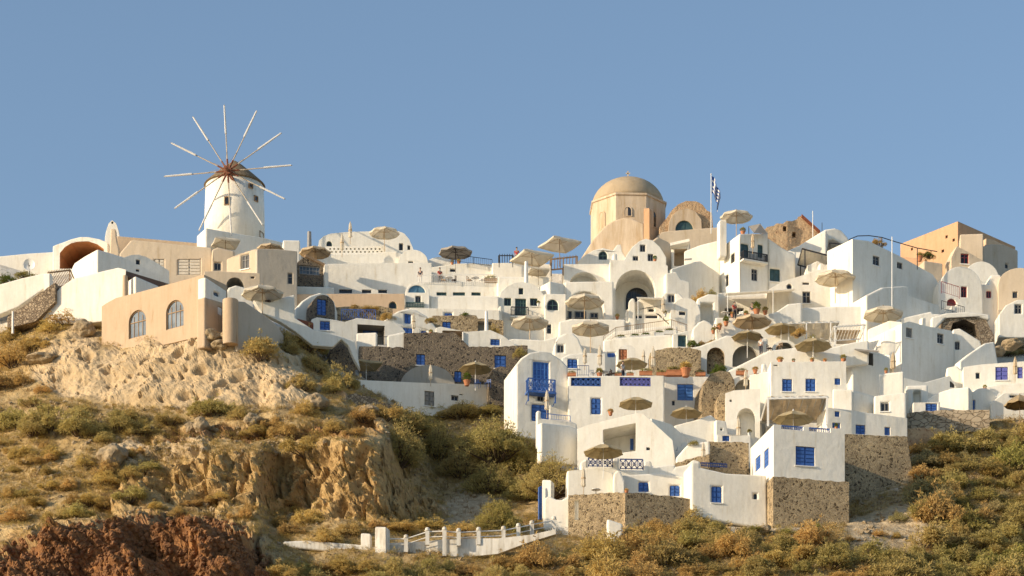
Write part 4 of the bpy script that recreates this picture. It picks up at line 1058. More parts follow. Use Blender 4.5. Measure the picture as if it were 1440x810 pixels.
H('dark red timber panel on the white steps left of the blue window', [(417, 447), (441, 453)], 466, 274.5, 10, .3, 'rust', name='fence')
# ---- shaded stone terrace
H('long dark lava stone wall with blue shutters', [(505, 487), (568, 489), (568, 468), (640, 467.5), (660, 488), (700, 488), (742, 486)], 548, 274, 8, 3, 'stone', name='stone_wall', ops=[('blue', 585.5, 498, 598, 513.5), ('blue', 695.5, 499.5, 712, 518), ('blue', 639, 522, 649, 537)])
H('white porch house with a blue door on the stone wall', [(613, 461), (620, 459), (656, 466.5), (690, 464), (708, 472), (727, 487)], 502, 277, 5, 4, ops=[('niche', 622, 465, 652, 493, 1.2, 'cream'), ('bdoor', 632, 477, 649, 493, 1.15), ('blue', 690, 477, 703, 485.5), ('tube', 651, 493, 651, 467, -.1, .07, 'whitepaint')])
TRO('orange clay trough in the porch of the blue door', 628, 492, 276, 8, 'clay', .3)
H('upper brown stone wall with one blue shutter and ivy', [(608, 444), (670, 443.5), (672, 448), (708, 451)], 474, 281.5, 5, 2, 'stonelit', name='stone_wall', ops=[('blue', 622, 452.5, 634, 462), ('niche', 672, 452, 691, 466, .8, 'shadeplaster')])
H('low white ledge house above the ivy covered stone wall', [(575, 432.5), (640, 434), (704, 436)], 450, 284, 3, 3, ops=[('blue', 625, 440, 636, 445)])
POLE('post', 'white post in front of the ivy by the upper stone wall', 'post', 684, 438, 460, 279.5, .2, 'whitepaint')
U('flat square olive canopy parasol in the shaded terrace', 515, 506, 46, 270.5, 'square', .35)
H('dull grey low vault roof behind the long shaded white wall', arc(563, 640, 542, 513), 552, 272.2, 4, 3, 'shadeplaster')
C('closed cream parasol in front of the dull grey vault', 605.5, 513, 540, 269.5)
H('long white boundary wall in blue shade with a grey gate', [(494, 533), (520, 535), (600, 538.5), (690, 541), (716, 535)], [(716, 592), (640, 588), (600, 584), (540, 576), (494, 566)], 270.6, 21, 1.2, name='wall', ops=[('gate', 597, 550, 611, 571), ('dark', 634.5, 556, 645, 563.5), ('slit', 646, 554, 651, 555.4)])
POT('clay pot with a yellow green plant on the shaded boundary wall', 656.5, 541, 269.8, 16, 'fresh', .5)
U('olive parasol with one lit side above the blue chairs', 668.5, 507, 48, 271, 'olive')
CHAIR('blue chair under the olive parasol, left one of two', 672, 541, 270, 'blue', .5, .9); CHAIR('blue chair under the olive parasol, right one of two', 686, 541, 270, 'blue', -.5, .9)
H('low stone shed vault at the left flank of the blue balcony house', arc(688, 722, 535, 515), 552, 271.5, 10, 3, 'stone', name='stone_arch')
# ---- blue balcony house
H('tall white vault house with blue balcony and french doors', [(726, 512), (733, 503), (745, 495.5), (760, 493), (775, 496), (790, 506), (799, 516)], 598, 263, 14, 5, ops=[('bfrench', 750, 509, 772, 549), ('dark', 756, 556.5, 765, 564), ('bdoor', 748, 569, 772, 592), ('balcony', 743, 531, 781, 549, -1.0, 'blue', 'x', 1.0)])
C('closed cream parasol in front of the lower blue door', 769, 549, 584, 259.5)
H('low white wall with a square white post in front of the blue balcony house', [(755, 577), (761, 577), (761, 588), (803, 592), (812, 596)], 612, 258, 12, .6, name='wall')
RAILING('thin blue rail on the low wall by the blue balcony house', [(763, 589), (802, 592.5)], 257.8, 'blue', 'bars', .5, None, 2.4)
# ---- middle top
H('white house block on the ridge under the iron rail', [(605, 376), (640, 370.5), (664, 370), (693, 371.5)], 402, 294, 3, 5, ops=[('slit', 633, 378, 640, 382)])
RAILING('dark iron rail sloping down the ridge from the grey parasol', [(640, 368), (692, 375)], 293.5, 'iron', 'bars', .75)
U('flat grey parasol on the ridge left of the iron rail', 640.5, 346.5, 48, 294, 'grey')
POT('rusty pot under the grey ridge parasol', 645, 370.5, 293.8, 9, 'dry', .5); POT('clay pot at the foot of the grey ridge parasol', 636, 371.5, 293.8, 7, 'clay', .3)
H('long white terrace house with three green slit windows', [(596, 397.5), (700, 396.5)], 424, 288, 2, 4, ops=[('gslit', 614, 411, 628, 415.6), ('gslit', 637, 411, 654, 415.6), ('gslit', 663, 411, 676, 415.6)])
RAILING('pale thin rail of the cafe terrace above the green slit windows', [(586, 398.5), (640, 398), (699, 397.5)], 287.7, 'whitepaint', 'bars', .85, None, 3)
PERSON('person in a red top at the cafe terrace rail', 618.5, 397.5, 288.2, 'red', .4); PERSON('person in dark clothes behind the cafe rail beside the arched fanlight house', 591, 397.5, 288.6, 'dark', -.4)
TABLE('round white table on the cafe terrace, left of the middle post', 631, 397.5, 288.4); TABLE('round white table on the cafe terrace near the planter', 668, 397.5, 288.4)
CHAIR('wooden chair on the cafe terrace by the left table', 624, 397.5, 288.2, 'wood', 1.2); CHAIR('dark chair on the cafe terrace right of the left table', 638, 397.5, 288.2, 'dark', -1.2); CHAIR('wooden chair beside the right cafe table', 660, 397.5, 288.2, 'wood', 1.0); CHAIR('white chair at the end of the cafe terrace', 677, 397.5, 288.2, 'white', -1)
TRO('wooden planter with olive shrubs at the right end of the cafe terrace', 690, 397, 288, 18, 'wood', .4)
H('smooth white ledge wall below the green slit windows', [(604, 417), (650, 416.5), (702, 416)], 440, 285.5, 2, 2, name='wall')
H('white ridge block under the two big square parasols', [(692, 369.5), (735, 369), (776, 371.5)], 396, 292.5, 2, 5)
PERGOLA('small dark iron pergola beside the big square parasols', [(701, 359), (722, 359)], [(702, 370), (721, 370)], 'iron', 291.5, 2.5, 'iron', 6, thick=.08)
PERSON('person in a red top standing high on the ridge by the iron pergola', 726.5, 369, 292, 'red', 0, .5)
U('big square cream parasol on the ridge, the higher of two', 787, 332, 56, 292, 'bigsquare', .5); U('big square cream parasol on the ridge, the lower of two', 748, 350.5, 58, 289.5, 'bigsquare', .45)
U('faded beige parasol below the two big square ones', 757, 375, 34, 287.5, 'bigsquare', .2)
POLE('post', 'white post left of the faded beige parasol', 'post', 740, 368, 392, 287, .22, 'whitepaint')
PERGOLA('bare wooden pergola frame below the higher square parasol', [(774, 364), (812, 360)], [(775, 382), (792, 381), (811, 378)], 'wood', 291, 3, 'wood', 9, thick=.12)
H('plain white upper storey behind the vault house with dark green doors', [(699, 388.5), (772, 389)], 424, 287.8, 3, 5)
H('white vault house with dark green balcony doors', [(701, 422), (704, 411), (712, 403), (722, 398), (735, 396.5), (748, 399), (758, 406), (766, 416)], 474, 286, 4, 2, ops=[('green', 729.5, 405, 736, 414), ('green', 709, 419, 719, 430), ('green', 745.5, 419.5, 756, 430.5), ('gdoor', 724.5, 420, 740, 444), ('balcony', 719, 431, 743, 444, -.8, 'iron', 'bars')])
H('white house wing with an arched green window', [(766, 413), (796, 413.5)], 488, 285.3, 3, 4, ops=[('adark', 769.5, 421, 785, 436), ('dark', 769, 456, 775.5, 469)])
H('shaded white block stepping back right of the arched green window', [(773, 395), (797, 400)], 418, 286.6, 34, 3)
# ---- church
ch = P(883, 352, 303); sc_ = 303 / K
root = empty('church', ch, 'ochre domed church with eight sided drum and cross', 'church')
zt = P(883, 291.5, 303).z - ch.z; Rd = 55 * sc_
mb_ = MB(); mb_.lathe(ch, [(Rd, -4), (Rd, zt - .25), (Rd * 1.0, zt)], 8, a0=R(25)); mb_.build('drum', 'church', root)
mb_ = MB(); mb_.lathe(ch, [(Rd * 1.0, zt - .3), (Rd * 1.035, zt - .22), (Rd * 1.035, zt - .02), (Rd * .97, zt + .03)], 8, a0=R(25)); mb_.build('cornice', 'church', root)
mb_ = MB(); mb_.lathe(ch, [(Rd * .925 * math.cos(a_ * math.pi / 24), zt + (38.5 * sc_) * math.sin(a_ * math.pi / 24)) for a_ in range(12)] + [(.12, zt + 38.5 * sc_)], 48); mb_.build('dome', 'domebrown', root, smooth=True)
ct = ch + Vector((0, 0, zt + 38.5 * sc_ - .05)); mb_ = MB(); mb_.lathe(ct, [(.28, 0), (.2, .2), (.1, .3)], 10); mb_.box(ct + Vector((0, 0, .62)), .12, .1, .8); mb_.box(ct + Vector((0, 0, .75)), .46, .1, .12); mb_.build('cross', 'cream', root)
for k, (zc, w_, h_) in enumerate(((310, .75, 1.8), (297.5, .72, .95), (308.5, .62, 1.6))):
    mid = R([137.5, 92.5, 47.5][k]); rr = Rd * math.cos(R(22.5)); c_ = ch + Vector((rr * math.cos(mid), -rr * math.sin(mid), 0))
    c_.z = P(883, zc, c_.y).z
    wd = Plane(720, 1, 0); wd.u = Vector((math.sin(mid), math.cos(mid))); wd.n = Vector((-math.cos(mid), math.sin(mid))); wd.A = Vector((c_.x, c_.y))
    f = MB(); pp = arch_pts(-w_ / 2, w_ / 2, c_.z - h_ / 2, c_.z + h_ / 2); cx_, cz_ = 0, c_.z; n_ = len(pp)
    outp = [(t * 1.28, cz_ + (z - cz_) * 1.12) for t, z in pp]
    for i in range(n_):
        j = (i + 1) % n_; q = [pp[i], pp[j], outp[j], outp[i]]
        f.hexa([wd.pt(t, z, -.07) for t, z in q] + [wd.pt(t, z, .05) for t, z in q])
    fo = f.build('window', 'church', root); g = MB(); g.add([wd.pt(t, z, -.015) for t, z in pp], [tuple(range(n_))]); g.build('pane', 'domebrown' if k == 0 else 'dark', fo)
H('rounded ochre apse of the church in front of its drum', [(812, 370), (820, 358), (828, 345), (838, 331), (850, 318), (862, 310), (876, 306), (890, 307), (906, 314)], 384, 297, -8, 5, 'church', name='apse', bev=.25)
H('slim orange pilaster at the right of the church apse', [(905, 292), (913.5, 292)], 345, 296.4, -25, .7, 'orange', name='pillar')
H('ruined ochre barrel vault with a green fan window beside the church', [(928, 318), (938, 306), (945, 295), (954, 287), (965, 282.5), (978, 283), (988, 288), (994, 296), (1001, 299), (1003, 322)], 348, 299, 3, 6, 'ruinrock', ops=[('agreen', 950, 310, 975, 328)], bev=.12)
H('smooth plaster face on the lower front of the ruined vault', [(940, 322), (941, 312), (945, 303), (953, 296), (967, 293), (978, 297), (986, 308), (987, 322)], [(987, 330), (940, 330)], 298.6, 3, .3, 'church', name='wall', ops=[('agreen', 950, 310, 975, 327)], bev=.04)
H('cream wall running below the ruined vault', [(918, 338), (930, 326), (940, 324.5), (1013, 319)], 372, 296.8, 2, 3, 'cream', name='wall')
H('grey shaded buttress right of the church apse', [(914, 342), (926, 333), (940, 340), (954, 352)], 380, 295.5, 30, 2, 'cream', name='wall')
# flag
fp = P(1000, 322, 296.5); ft = P(1000, 246, 296.5)
root = empty('flagpole', fp, 'white flagpole with a limp blue and white striped flag', 'flagpole')
mb_ = MB(); mb_.tube(fp - Vector((0, 0, .5)), ft, .05, .04, 8); mb_.lathe(ft, [(.04, 0), (.09, .08), (.01, .17)], 8); mb_.build('pole', 'whitepaint', root)
mb_ = MB(); nu, nv = 36, 18; top = ft.z - .15
vs = []
for j in range(nv + 1):
    for i in range(nu + 1):
        u, v = i / nu, j / nv
        vs.append(Vector((ft.x + .06 + .95 * u ** .7 * (1 - .35 * v * u) + .05 * math.sin(u * 9 + v * 3), ft.y + .22 * math.sin(u * 14 + v * 1.5) * u ** .5, top - v * 1.8 - 2.1 * u ** 1.15 + .10 * math.sin(u * 11))))
fs = [(j * (nu + 1) + i, j * (nu + 1) + i + 1, (j + 1) * (nu + 1) + i + 1, (j + 1) * (nu + 1) + i) for j in range(nv) for i in range(nu)]
mi = []
for j in range(nv):
    for i in range(nu):
        s = j // 2
        if i < 13 and s < 5: mi.append(1 if (s == 2 or 5 <= i <= 7) else 0)
        else: mi.append(s % 2)
mb_.add(vs, fs); mb_.build('flag', None, root, mats=['flagblue', 'whitecloth'], fm=mi)
# ---- below the church
H('white vault house with a dark half round window below the church', [(806, 376), (814, 366), (823, 358.5), (835, 351.5), (848, 348.5), (862, 352), (868, 344), (873, 343.5), (875, 354), (884, 370)], 384, 293.8, 0, 4, ops=[('adark', 842, 353, 854, 365)])
H('white barrel vault house with three small square windows below the church', [(874, 373), (881, 359), (890, 346.5), (899, 339), (908, 335.5), (918, 338), (928, 347), (937, 362)], 388, 293, 4, 5, ops=[('dark', 900, 344, 908, 354), ('dark', 890, 360, 898, 366.5), ('dark', 911, 357, 919, 367.5)])
POT('small pot plant on the sill of the three window vault', 921, 368, 290.5, 8, 'fresh', .2)
H('white house with one very deep arched loggia and dark fan window', [(858, 365.5), (926, 367.5), (939, 374)], 456, 289, 2, 5, ops=[('aniche', 865.5, 379.5, 922, 448, 3.2), ('abig', 880, 405, 911, 436, 3.15)])
H('white house with a shallow arched recess left of the deep loggia', [(793, 371.5), (858, 371)], 402, 290.8, 2, 4, ops=[('aniche', 801, 382.5, 841, 400, 1.3)])
H('white terrace house with a wide arched porch and dark low windows', [(794, 396), (863, 395)], 474, 287, 2, 4, ops=[('aniche', 797, 410, 849, 450, 1.8), ('dark', 799, 438, 804, 448, 1.75), ('dark', 808, 438, 824, 448, 1.75), ('dark', 830, 440, 841, 448, 1.75)])
U('open cream parasol in the wide arched porch', 822, 411.5, 55, 284.6)
H('plain white terrace front below the arched porch', [(786, 452), (803, 448), (880, 449)], 486, 284.2, 2, 2, name='wall')
U('open cream parasol below the wide arched porch', 830.5, 449, 56, 280)
U('brown cream parasol in front of the dark green balcony house', 745, 441.5, 54, 281)
H('white terrace wall below the brown cream parasol', [(712, 478), (722, 476), (765, 478), (784, 473)], 502, 279, 3, 3, name='wall')
H('white stepped roofs with low slit windows below the loggia', [(880, 437), (893, 425), (900, 420), (930, 418), (934, 412), (955, 412), (963, 420)], 460, 285, 0, 3, ops=[('slit', 893, 443.5, 903, 447), ('slit', 908, 443.5, 925, 447), ('dark', 939, 414, 949, 425), ('slit', 912, 434, 920, 438)])
AWNING('white cloth awning on posts below the deep loggia', 895, 418, 931, 419, 10, 285, 2, 'canvas', ((896, 446), (930, 446)))
H('rounded white pier in front of the deep loggia', [(884, 424), (888, 419), (892, 419.5), (894, 426)], 450, 284.6, 0, .8, name='pillar')
C('closed cream parasol beside the cloth awning', 932.5, 417, 444, 282.5)
H('small white vault house with one slit window, right of the cloth awning', arc(943, 985, 441, 418.5), 462, 284, 3, 4, ops=[('slit', 955, 438, 964, 443)])
H('white house with a tall shaded alcove', [(980, 420), (996, 413), (1012, 414)], 474, 285, 3, 3, ops=[('niche', 985, 426, 1003, 455, 1.0)])
H('tiny white gable in front of the tall alcove', [(974, 462), (982, 453), (990, 449.5), (998, 453), (1006, 462)], 484, 281, 2, 2)
H('white upper terrace wall with a row of planters', [(850, 476), (864, 466), (900, 462), (943, 457), (953, 459)], 500, 278, -3, 3, name='wall')
RAILING('brown handrail along the upper planter terrace', [(849, 486), (866, 474), (944, 463), (966, 470)], 276.6, 'wood', 'bars', .95, None, 2.5)
for i, (x_, y_) in enumerate(((873, 477), (893, 475.5), (908, 474), (927, 471), (941, 468))):
    TRO(['white trough at the left end of the planter terrace', 'white trough second from the left on the planter terrace', 'white trough in the middle of the planter terrace', 'white trough with the tallest plants on the planter terrace', 'white trough nearest the dark door on the planter terrace'][i], x_, y_ + 1, 277, 14, 'white', .35)
H('white wall end with a dark green doorway below the planter terrace', [(946, 470), (968, 465)], 498, 275, 6, 3, ops=[('gdark', 953.5, 471.5, 965, 488)])
H('long white wall under the planter terrace with a blue plaque', [(848, 478), (870, 475), (945, 470)], 514, 275.6, -2, 2, name='wall', ops=[('blue', 854, 496, 865, 501.5)])
H('white domed hut with one black window left of the planter terrace', [(779, 486), (784, 474), (794, 468.5), (806, 468.5), (814, 476), (820, 492), (822, 500)], 522, 273.5, 3, 4, ops=[('dark', 783.5, 484.5, 793, 495.5)])
H('low white house with a bright blue window beside the balcony house', [(790, 503), (800, 498), (826, 496), (852, 497)], 534, 268.5, 3, 4, ops=[('blue', 798, 505, 812, 518)])
H('small white arch shelter with an orange door', arc(868, 894, 497, 484.5), 520, 272, 2, 2, ops=[('tdoor', 870.5, 491, 882, 506)])
C('closed cream parasol, left of three on the orange planter terrace', 822.5, 489, 517, 265.2); C('closed cream parasol, tallest on the orange planter terrace', 843.5, 486, 521, 265.2); C('closed parasol behind the olive parasol on the planter terrace', 905, 492, 514, 268); C('thin closed parasol right of the olive parasol on the planter terrace', 918.5, 488, 524, 265.2)
U('round olive parasol on the orange planter terrace', 888.5, 501, 46, 265.5, 'olive')
# ---- terrace house with two blue rails
H('broad white terrace house with two blue rail panels and a blue door', [(799, 529), (865, 528), (935, 527.5)], 604, 263, 3, 7, ops=[('bdoor', 831.5, 560, 845, 582), ('niche', 803, 530.5, 845, 543, .6, 'bluedark'), ('niche', 871.5, 530.5, 915, 543, .6, 'shadeplaster'), ('rail', 803, 531, 845, 543, .1, 'blue', 'x'), ('rail', 871.5, 531, 915, 543, .1, 'bluep', 'x')])
H('white recessed house with a large sky blue door', [(935, 529), (1000, 530)], 588, 266.5, 4, 3, ops=[('sdoor', 952.5, 540, 975, 563), ('slit', 945, 563, 949, 570)])
for i, (x_, w_) in enumerate(((804, 12), (869, 10), (886, 10), (908, 18), (930, 14), (948, 22), (985, 14))):
    TRO(['clay trough beside the bright blue window', 'clay trough left of the olive parasol pole', 'clay trough right behind the olive parasol pole', 'longest clay trough left of the thin closed parasol', 'clay trough just right of the thin closed parasol', 'clay trough in front of the rubble arches', 'clay trough at the foot of the white arch pier'][i], x_, 527, 263, w_, 'clay', .5)
POT('tall fresh green pot plant in front of the brown stone arches', 964, 528, 262.8, 24, 'dry', .6); POT('pot plant with dark leaves by the closed parasols', 843, 529, 262.8, 14, 'clay', .8)
CHAIR('dark chair on the orange planter terrace, near its middle', 862, 529, 262.8, 'dark', 1.3, .6); CHAIR('white chair on the orange planter terrace, by the left closed parasol', 833, 529, 262.8, 'white', .4, .6)
RAILING('blue steel rail at the left end of the orange planter terrace', [(812, 529), (828, 529)], 262.9, 'bluedark', 'bars', 1.0)
H('brown stone wall behind the orange planter terrace', [(914, 496), (935, 489.5), (965, 488.5), (986, 493)], 532, 271.5, 2, 2, 'stonelit', name='stone_wall')
H('white arched wall with two stone filled arches', [(964, 490), (985, 486), (1005, 478), (1022, 471), (1050, 474), (1080, 476)], 534, 273.5, 2, 1.5, name='wall', ops=[('aniche', 994, 488.5, 1019, 526, .8, 'stonelit'), ('aniche', 1030, 486, 1066, 516, .9, 'shadeplaster')])
H('white parapet climbing to the right above the twin windows house', [(1024, 521), (1060, 503), (1080, 493), (1115, 489), (1168, 489), (1200, 481), (1222, 478)], [(1222, 512), (1060, 530), (1024, 536)], 269.6, 1, .5, name='wall')
H('curved white terrace wall below the brown parasols', [(1045, 478), (1085, 474.5), (1108, 467), (1122, 455.5), (1130, 458), (1134, 492)], 504, 276, 3, 1, name='wall', bev=.15)
H('white arched recess at the right end of the climbing parapet', arc(1085, 1122, 494, 478), 510, 274.5, 2, 1.5, ops=[('aniche', 1090, 481.5, 1117, 500, .9, 'shadeplaster')])
H('white terrace wall under the long cream awning', [(1006, 446), (1050, 447), (1090, 439), (1108, 427), (1128, 425)], 482, 281, 2, 3, name='wall')
AWNING('long cream awning below the tall house', 1018, 416, 1112, 410, 16, 287, 4, 'canvas', ((1019, 447), (1082, 445)))
H('white house front behind the long cream awning', [(1010, 412), (1118, 408)], 452, 287.4, 2, 3, ops=[('dark', 1019, 433, 1030, 444), ('dark', 1036, 433, 1046, 444)])
U('brown parasol below the long cream awning', 1057.5, 440, 55, 277.5, 'brown'); U('olive parasol right of the brown one', 1098.5, 452, 47, 275, 'olive'); U('olive parasol over the stone filled arches', 1051, 462.5, 46, 272.5, 'olive'); U('wide olive parasol above the twin windows house', 1143.5, 473, 54, 268, 'olive')
POT('clay pot with green shrub left of the curved terrace wall', 1064, 441, 279.5, 16, 'fresh', .6); POT('clay pot on the curved terrace wall', 1049, 444, 279.5, 9, 'clay', .5)
PERSON('person in a red top on the terrace left of the brown parasol', 1033, 446, 280, 'red', .5); PERSON('person in white on the terrace under the olive parasol', 1070, 496, 271, 'white', -.6)
TABLE('round white table at the left end of the brown parasol terrace', 1020, 447, 280.2); CHAIR('dark chair under the olive parasol over the arches', 1082, 494, 270.2, 'dark', 1, .5); CHAIR('wooden chair left of the wide olive parasol', 1096, 491, 270, 'wood', -.7, .5)
# ---- church right
H('white wall climbing to the tall house right of the church', [(962, 353), (985, 344), (1013, 337)], 404, 293, -8, 3, name='wall')
H('white shelter with a beige open niche and tilted roof slab', [(944, 351), (947, 344.5), (969, 341)], 380, 294.4, -6, 3, ops=[('niche', 948, 350, 966, 374, 1.6, 'cream'), ('beam', 943, 346, 970, 340, .3, -.9, 1, W, 'roof')])
H('white stair wall in blue shade between the church and the tall house', [(944, 378), (966, 371), (985, 366), (1012, 384)], 446, 290.6, 30, 2, name='wall')
H('small white parapet block left of the faded bougainvillea', [(936, 384), (952, 382), (958, 392), (970, 396)], 430, 288.5, 10, 2, name='wall')
AWNING('small dark cloth shade on the white stair wall', 962, 366, 972, 365, 3, 291, 1, 'greycanvas')
H('tall white house with dark green balcony doors and a lit left flank', [(1040, 328.5), (1080, 328)], 432, 289.6, 24, 6, ops=[('gdark', 1041.5, 343, 1053, 362), ('gdark', 1066, 344, 1073, 362), ('dark', 1057, 378, 1065.5, 394.5), ('balcony', 1046, 352, 1079, 363.5, -.7, 'iron', 'bars')],
  Lops=[('dark', 1027, 357, 1033, 369), ('dark', 1020, 387, 1024, 402)])
H('white corner pier on the roof of the tall house', [(1012, 309), (1022, 308)], 345, 290.6, 10, 1.2, name='pillar')
U('cream roof parasol on top of the tall house', 1035.5, 294, 46, 291, 'canvas')
POT('clay jar under the roof parasol of the tall house', 1044.5, 328, 289.5, 11, 'clay', .8)
mb_ = MB(); t_ = empty('tarpaulin', P(1055, 328, 290), 'slack dark grey tarpaulin shade on the tall house roof', 'tarpaulin'); q_ = [P(1053, 318, 290), P(1069, 314.5, 290), P(1080, 328, 289.4), P(1060, 327, 288.5)]
mb_.hexa([v - Vector((0, 0, .05)) for v in q_] + q_); mb_.build('cloth', 'greycanvas', t_); mb_ = MB(); mb_.tube(q_[1], q_[1] - Vector((0, 0, 1.2)), .04); mb_.build('post', 'iron', t_); mb_ = MB(); mb_.tube(q_[0], q_[0] - Vector((0, 0, 1.0)), .04); mb_.build('post', 'iron', t_)
C('closed pinkish parasol on the balcony of the tall house', 1058.5, 329, 354, 286.6, 'brown')
H('shaded white wing with a large dark green opening right of the tall house', [(1080, 334), (1100, 348), (1119, 358)], 424, 290.8, 16, 3, ops=[('gdark', 1083, 378, 1097, 396)])
H('white ramp wall rising to the big ridge vault', [(1097, 357), (1125, 344), (1150, 328.5), (1162, 323)], 404, 293.4, -14, 1.5, name='wall')
H('ruined stone house with broken walls on the skyline', [(1072, 326), (1079, 319), (1088, 317.5), (1092, 314), (1101, 314.5), (1106, 310.5), (1114, 311), (1121, 308), (1122, 305), (1128, 303), (1136, 309), (1152, 325), (1154, 342)], 360, 300, 3, 4, 'ruinrock', ops=[('beam', 1127, 302.5, 1153, 325.5, .3, -.3, 4.2, 'rust', 'roof'), ('niche', 1101, 318, 1106, 325, .8), ('niche', 1114, 326, 1119, 334, .8)], bev=.1)
POLE('antenna', 'thin aerial pole above the ruined stone house', 'antenna', 1143, 297, 330, 299, .05, 'whitepaint'); POLE('antenna', 'short dark aerial left of the big ridge vault', 'antenna', 1156, 313, 330, 296, .04, 'iron')
H('big white ridge vault with a shaded open front', [(1130, 356), (1140, 340), (1150, 329), (1161, 322.5), (1173, 320.5), (1184, 324), (1192, 333), (1200, 348)], 404, 294, 14, 5, ops=[('poly', [(1138, 372), (1140, 354), (1150, 342), (1172, 336), (1188, 346), (1192, 372)], 2.0, None)])
PERGOLA('black iron pergola with a pale cover in front of the ridge vault', [(1128, 349), (1166, 359)], [(1132, 372), (1166, 376)], 'iron', 288.5, 4.5, 'iron', 0, thick=.12, cover='canvas')
PERGOLA('light iron frame right of the covered pergola', [(1166, 341), (1200, 344)], [(1167, 366), (1199, 366)], 'iron', 289.8, 2.5, 'iron', 0, thick=.1)
H('white roof terrace wall below the iron pergola', [(1135, 373), (1150, 366.5), (1160, 372), (1215, 366)], 402, 288.8, 2, 4, name='wall', ops=[('slit', 1172, 375, 1190, 379)])
H('white house with a round window and iron balcony', [(1080, 408), (1100, 396), (1122, 389), (1140, 383.5), (1150, 379), (1218, 380)], 448, 286.5, 3, 4, ops=[('round', 1106, 399, 1114, 407.5), ('dark', 1128.5, 410, 1140, 426.5), ('slit', 1128.5, 397.2, 1138, 400.2), ('gdark', 1181.5, 404, 1197, 425.5), ('balcony', 1179, 412.5, 1204, 425.5, -.8, 'iron', 'x')])
U('open cream parasol over the iron balcony', 1174.5, 377.5, 58, 283.6)
C('closed white parasol on the roof terrace above the iron balcony', 1187.5, 344, 377, 286.5)
# ---- right top
H('big white house in blue shade with two dark windows and a sloping roof line', [(1199, 336), (1222, 339), (1265, 360), (1312, 386), (1322, 402)], 478, 287, 34, 4, ops=[('dark', 1227.5, 360, 1237, 373.5), ('dark', 1261.5, 369, 1269.5, 378)])
H('lower white annex in blue shade with a lit top edge', [(1218, 415), (1240, 404), (1270, 402), (1278, 403), (1280, 416), (1322, 430)], 474, 283.2, 26, 3, name='annex')
POLE('lamp_post', 'tall thin white lamp post in front of the shaded house', 'lamp post', 1254.5, 333, 472, 281, .06, 'whitepaint')
t_ = empty('trellis', P(1196, 344, 287), 'curved dark iron trellis over the shaded house roof', 'trellis'); mb_ = MB()
for off in (0, 2.2):
    pts_ = [P(x_, y_ - off * .2, 286.5 + off) for x_, y_ in ((1194, 337), (1206, 332), (1222, 331.5), (1240, 334), (1262, 341), (1290, 349), (1318, 354))]
    for u_, v_ in zip(pts_, pts_[1:]): mb_.tube(u_, v_, .035, n=5)
    if off == 0: first = pts_
    else:
        for u_, v_ in zip(first, pts_): mb_.tube(u_, v_, .025, n=4)
mb_.build('frame', 'iron', t_)
for u_ in (first[0], first[3], first[5]): mb_ = MB(); mb_.tube(u_, u_ - Vector((0, 0, 2.2)), .05, n=5); mb_.build('post', 'iron', t_)
B('dry reddish creeper on the shaded house roof', 1235, 344, 22, 12, 'ochre', 'plants in the village', 286.8); B('pale grey tuft at the left of the roof creeper', 1208, 344, 14, 6, 'ochre', 'plants in the village', 287.6)
H('large orange house on the skyline with a lit gable side', [(1266, 343), (1347, 311)], 398, 303, -46, 10.5, 'orange', ops=[('slit', 1329.5, 331, 1332.5, 335), ('slit', 1339.5, 335.5, 1342.5, 339.5), ('slit', 1324, 351, 1327.5, 355), ('slit', 1281, 348.5, 1283.5, 352)])
H('cream cube in front of the orange house', [(1350, 329), (1383, 328)], 380, 296, -6, 2.5, 'cream')
H('long grey beige wing running right from the orange house', [(1383, 346), (1395, 343), (1412, 343.5), (1432, 352)], 404, 297, 26, 5, 'greybeige', ops=[('dark', 1414, 371, 1418, 377)])
H('pinkish brown panel wall stepping up on the long grey beige wing', [(1386, 335), (1398, 337), (1412, 344)], 380, 299, 26, 2, 'peach', name='wall')
H('cream stair wall with a dark red framed window under the cream cube', [(1338, 362), (1346, 346), (1366, 357), (1389, 371)], 404, 293.4, 10, 2, 'cream', ops=[('red', 1351, 356.5, 1362.5, 371)])
H('sunlit orange terrace wall under the green creeper', [(1268, 361), (1302, 363)], 398, 295, -22, 3, 'orange', name='wall')
H('cream terrace block right of the sunlit orange wall', [(1299, 366), (1326, 370)], 402, 292.4, 14, 3, 'cream', name='wall')
B('bright green creeper on the orange house terrace', 1306, 361, 24, 10, 'fresh', 'plants in the village', 293.5); POT('clay urn at the left of the green creeper', 1293.5, 366, 292.6, 14, 'dry', .4)
H('white half vault behind the red framed vault house', arc(1354, 1406, 396, 367.5), 408, 292, 4, 4)
H('white vault house with red framed windows and outside stairs', arc(1320, 1382, 410, 374.5), 454, 288, 8, 5, ops=[('red', 1351.5, 403, 1360, 418), ('areddoor', 1331.5, 420, 1345, 430)])
RAILING('dark red stair rail in front of the red framed vault house', [(1324, 412), (1349, 420)], 285.6, 'red', 'bars', 1.2); RAILING('black stair rail below the dark red one', [(1324, 435), (1356, 444)], 285, 'iron', 'bars', .9)
H('white block with a red framed window between the two vaults', [(1376, 400), (1391, 399), (1393, 386.5), (1407, 386), (1412, 399)], 454, 289, 4, 4, ops=[('red', 1387, 409, 1394, 418.5)])
H('sunlit cream vault house at the right edge', arc(1404, 1466, 400, 376.5), 452, 288, -4, 5, 'cream', ops=[('dark', 1424, 410, 1431, 419)])
H('white gable annex with one dark window at the right edge', [(1405, 442), (1415, 429), (1430, 421.5), (1466, 421)], 458, 285, 2, 3, name='annex', ops=[('dark', 1427, 428, 1437, 441)])
H('rocky cave front of brown rubble under the red framed house', [(1326, 450), (1338, 443), (1368, 441), (1385, 445), (1398, 472)], 490, 281.5, 4, 3, 'rubble', name='stone_wall', ops=[('poly', [(1334, 472), (1340, 454), (1356, 449), (1372, 456), (1378, 474)], 1.8, 'stone')])
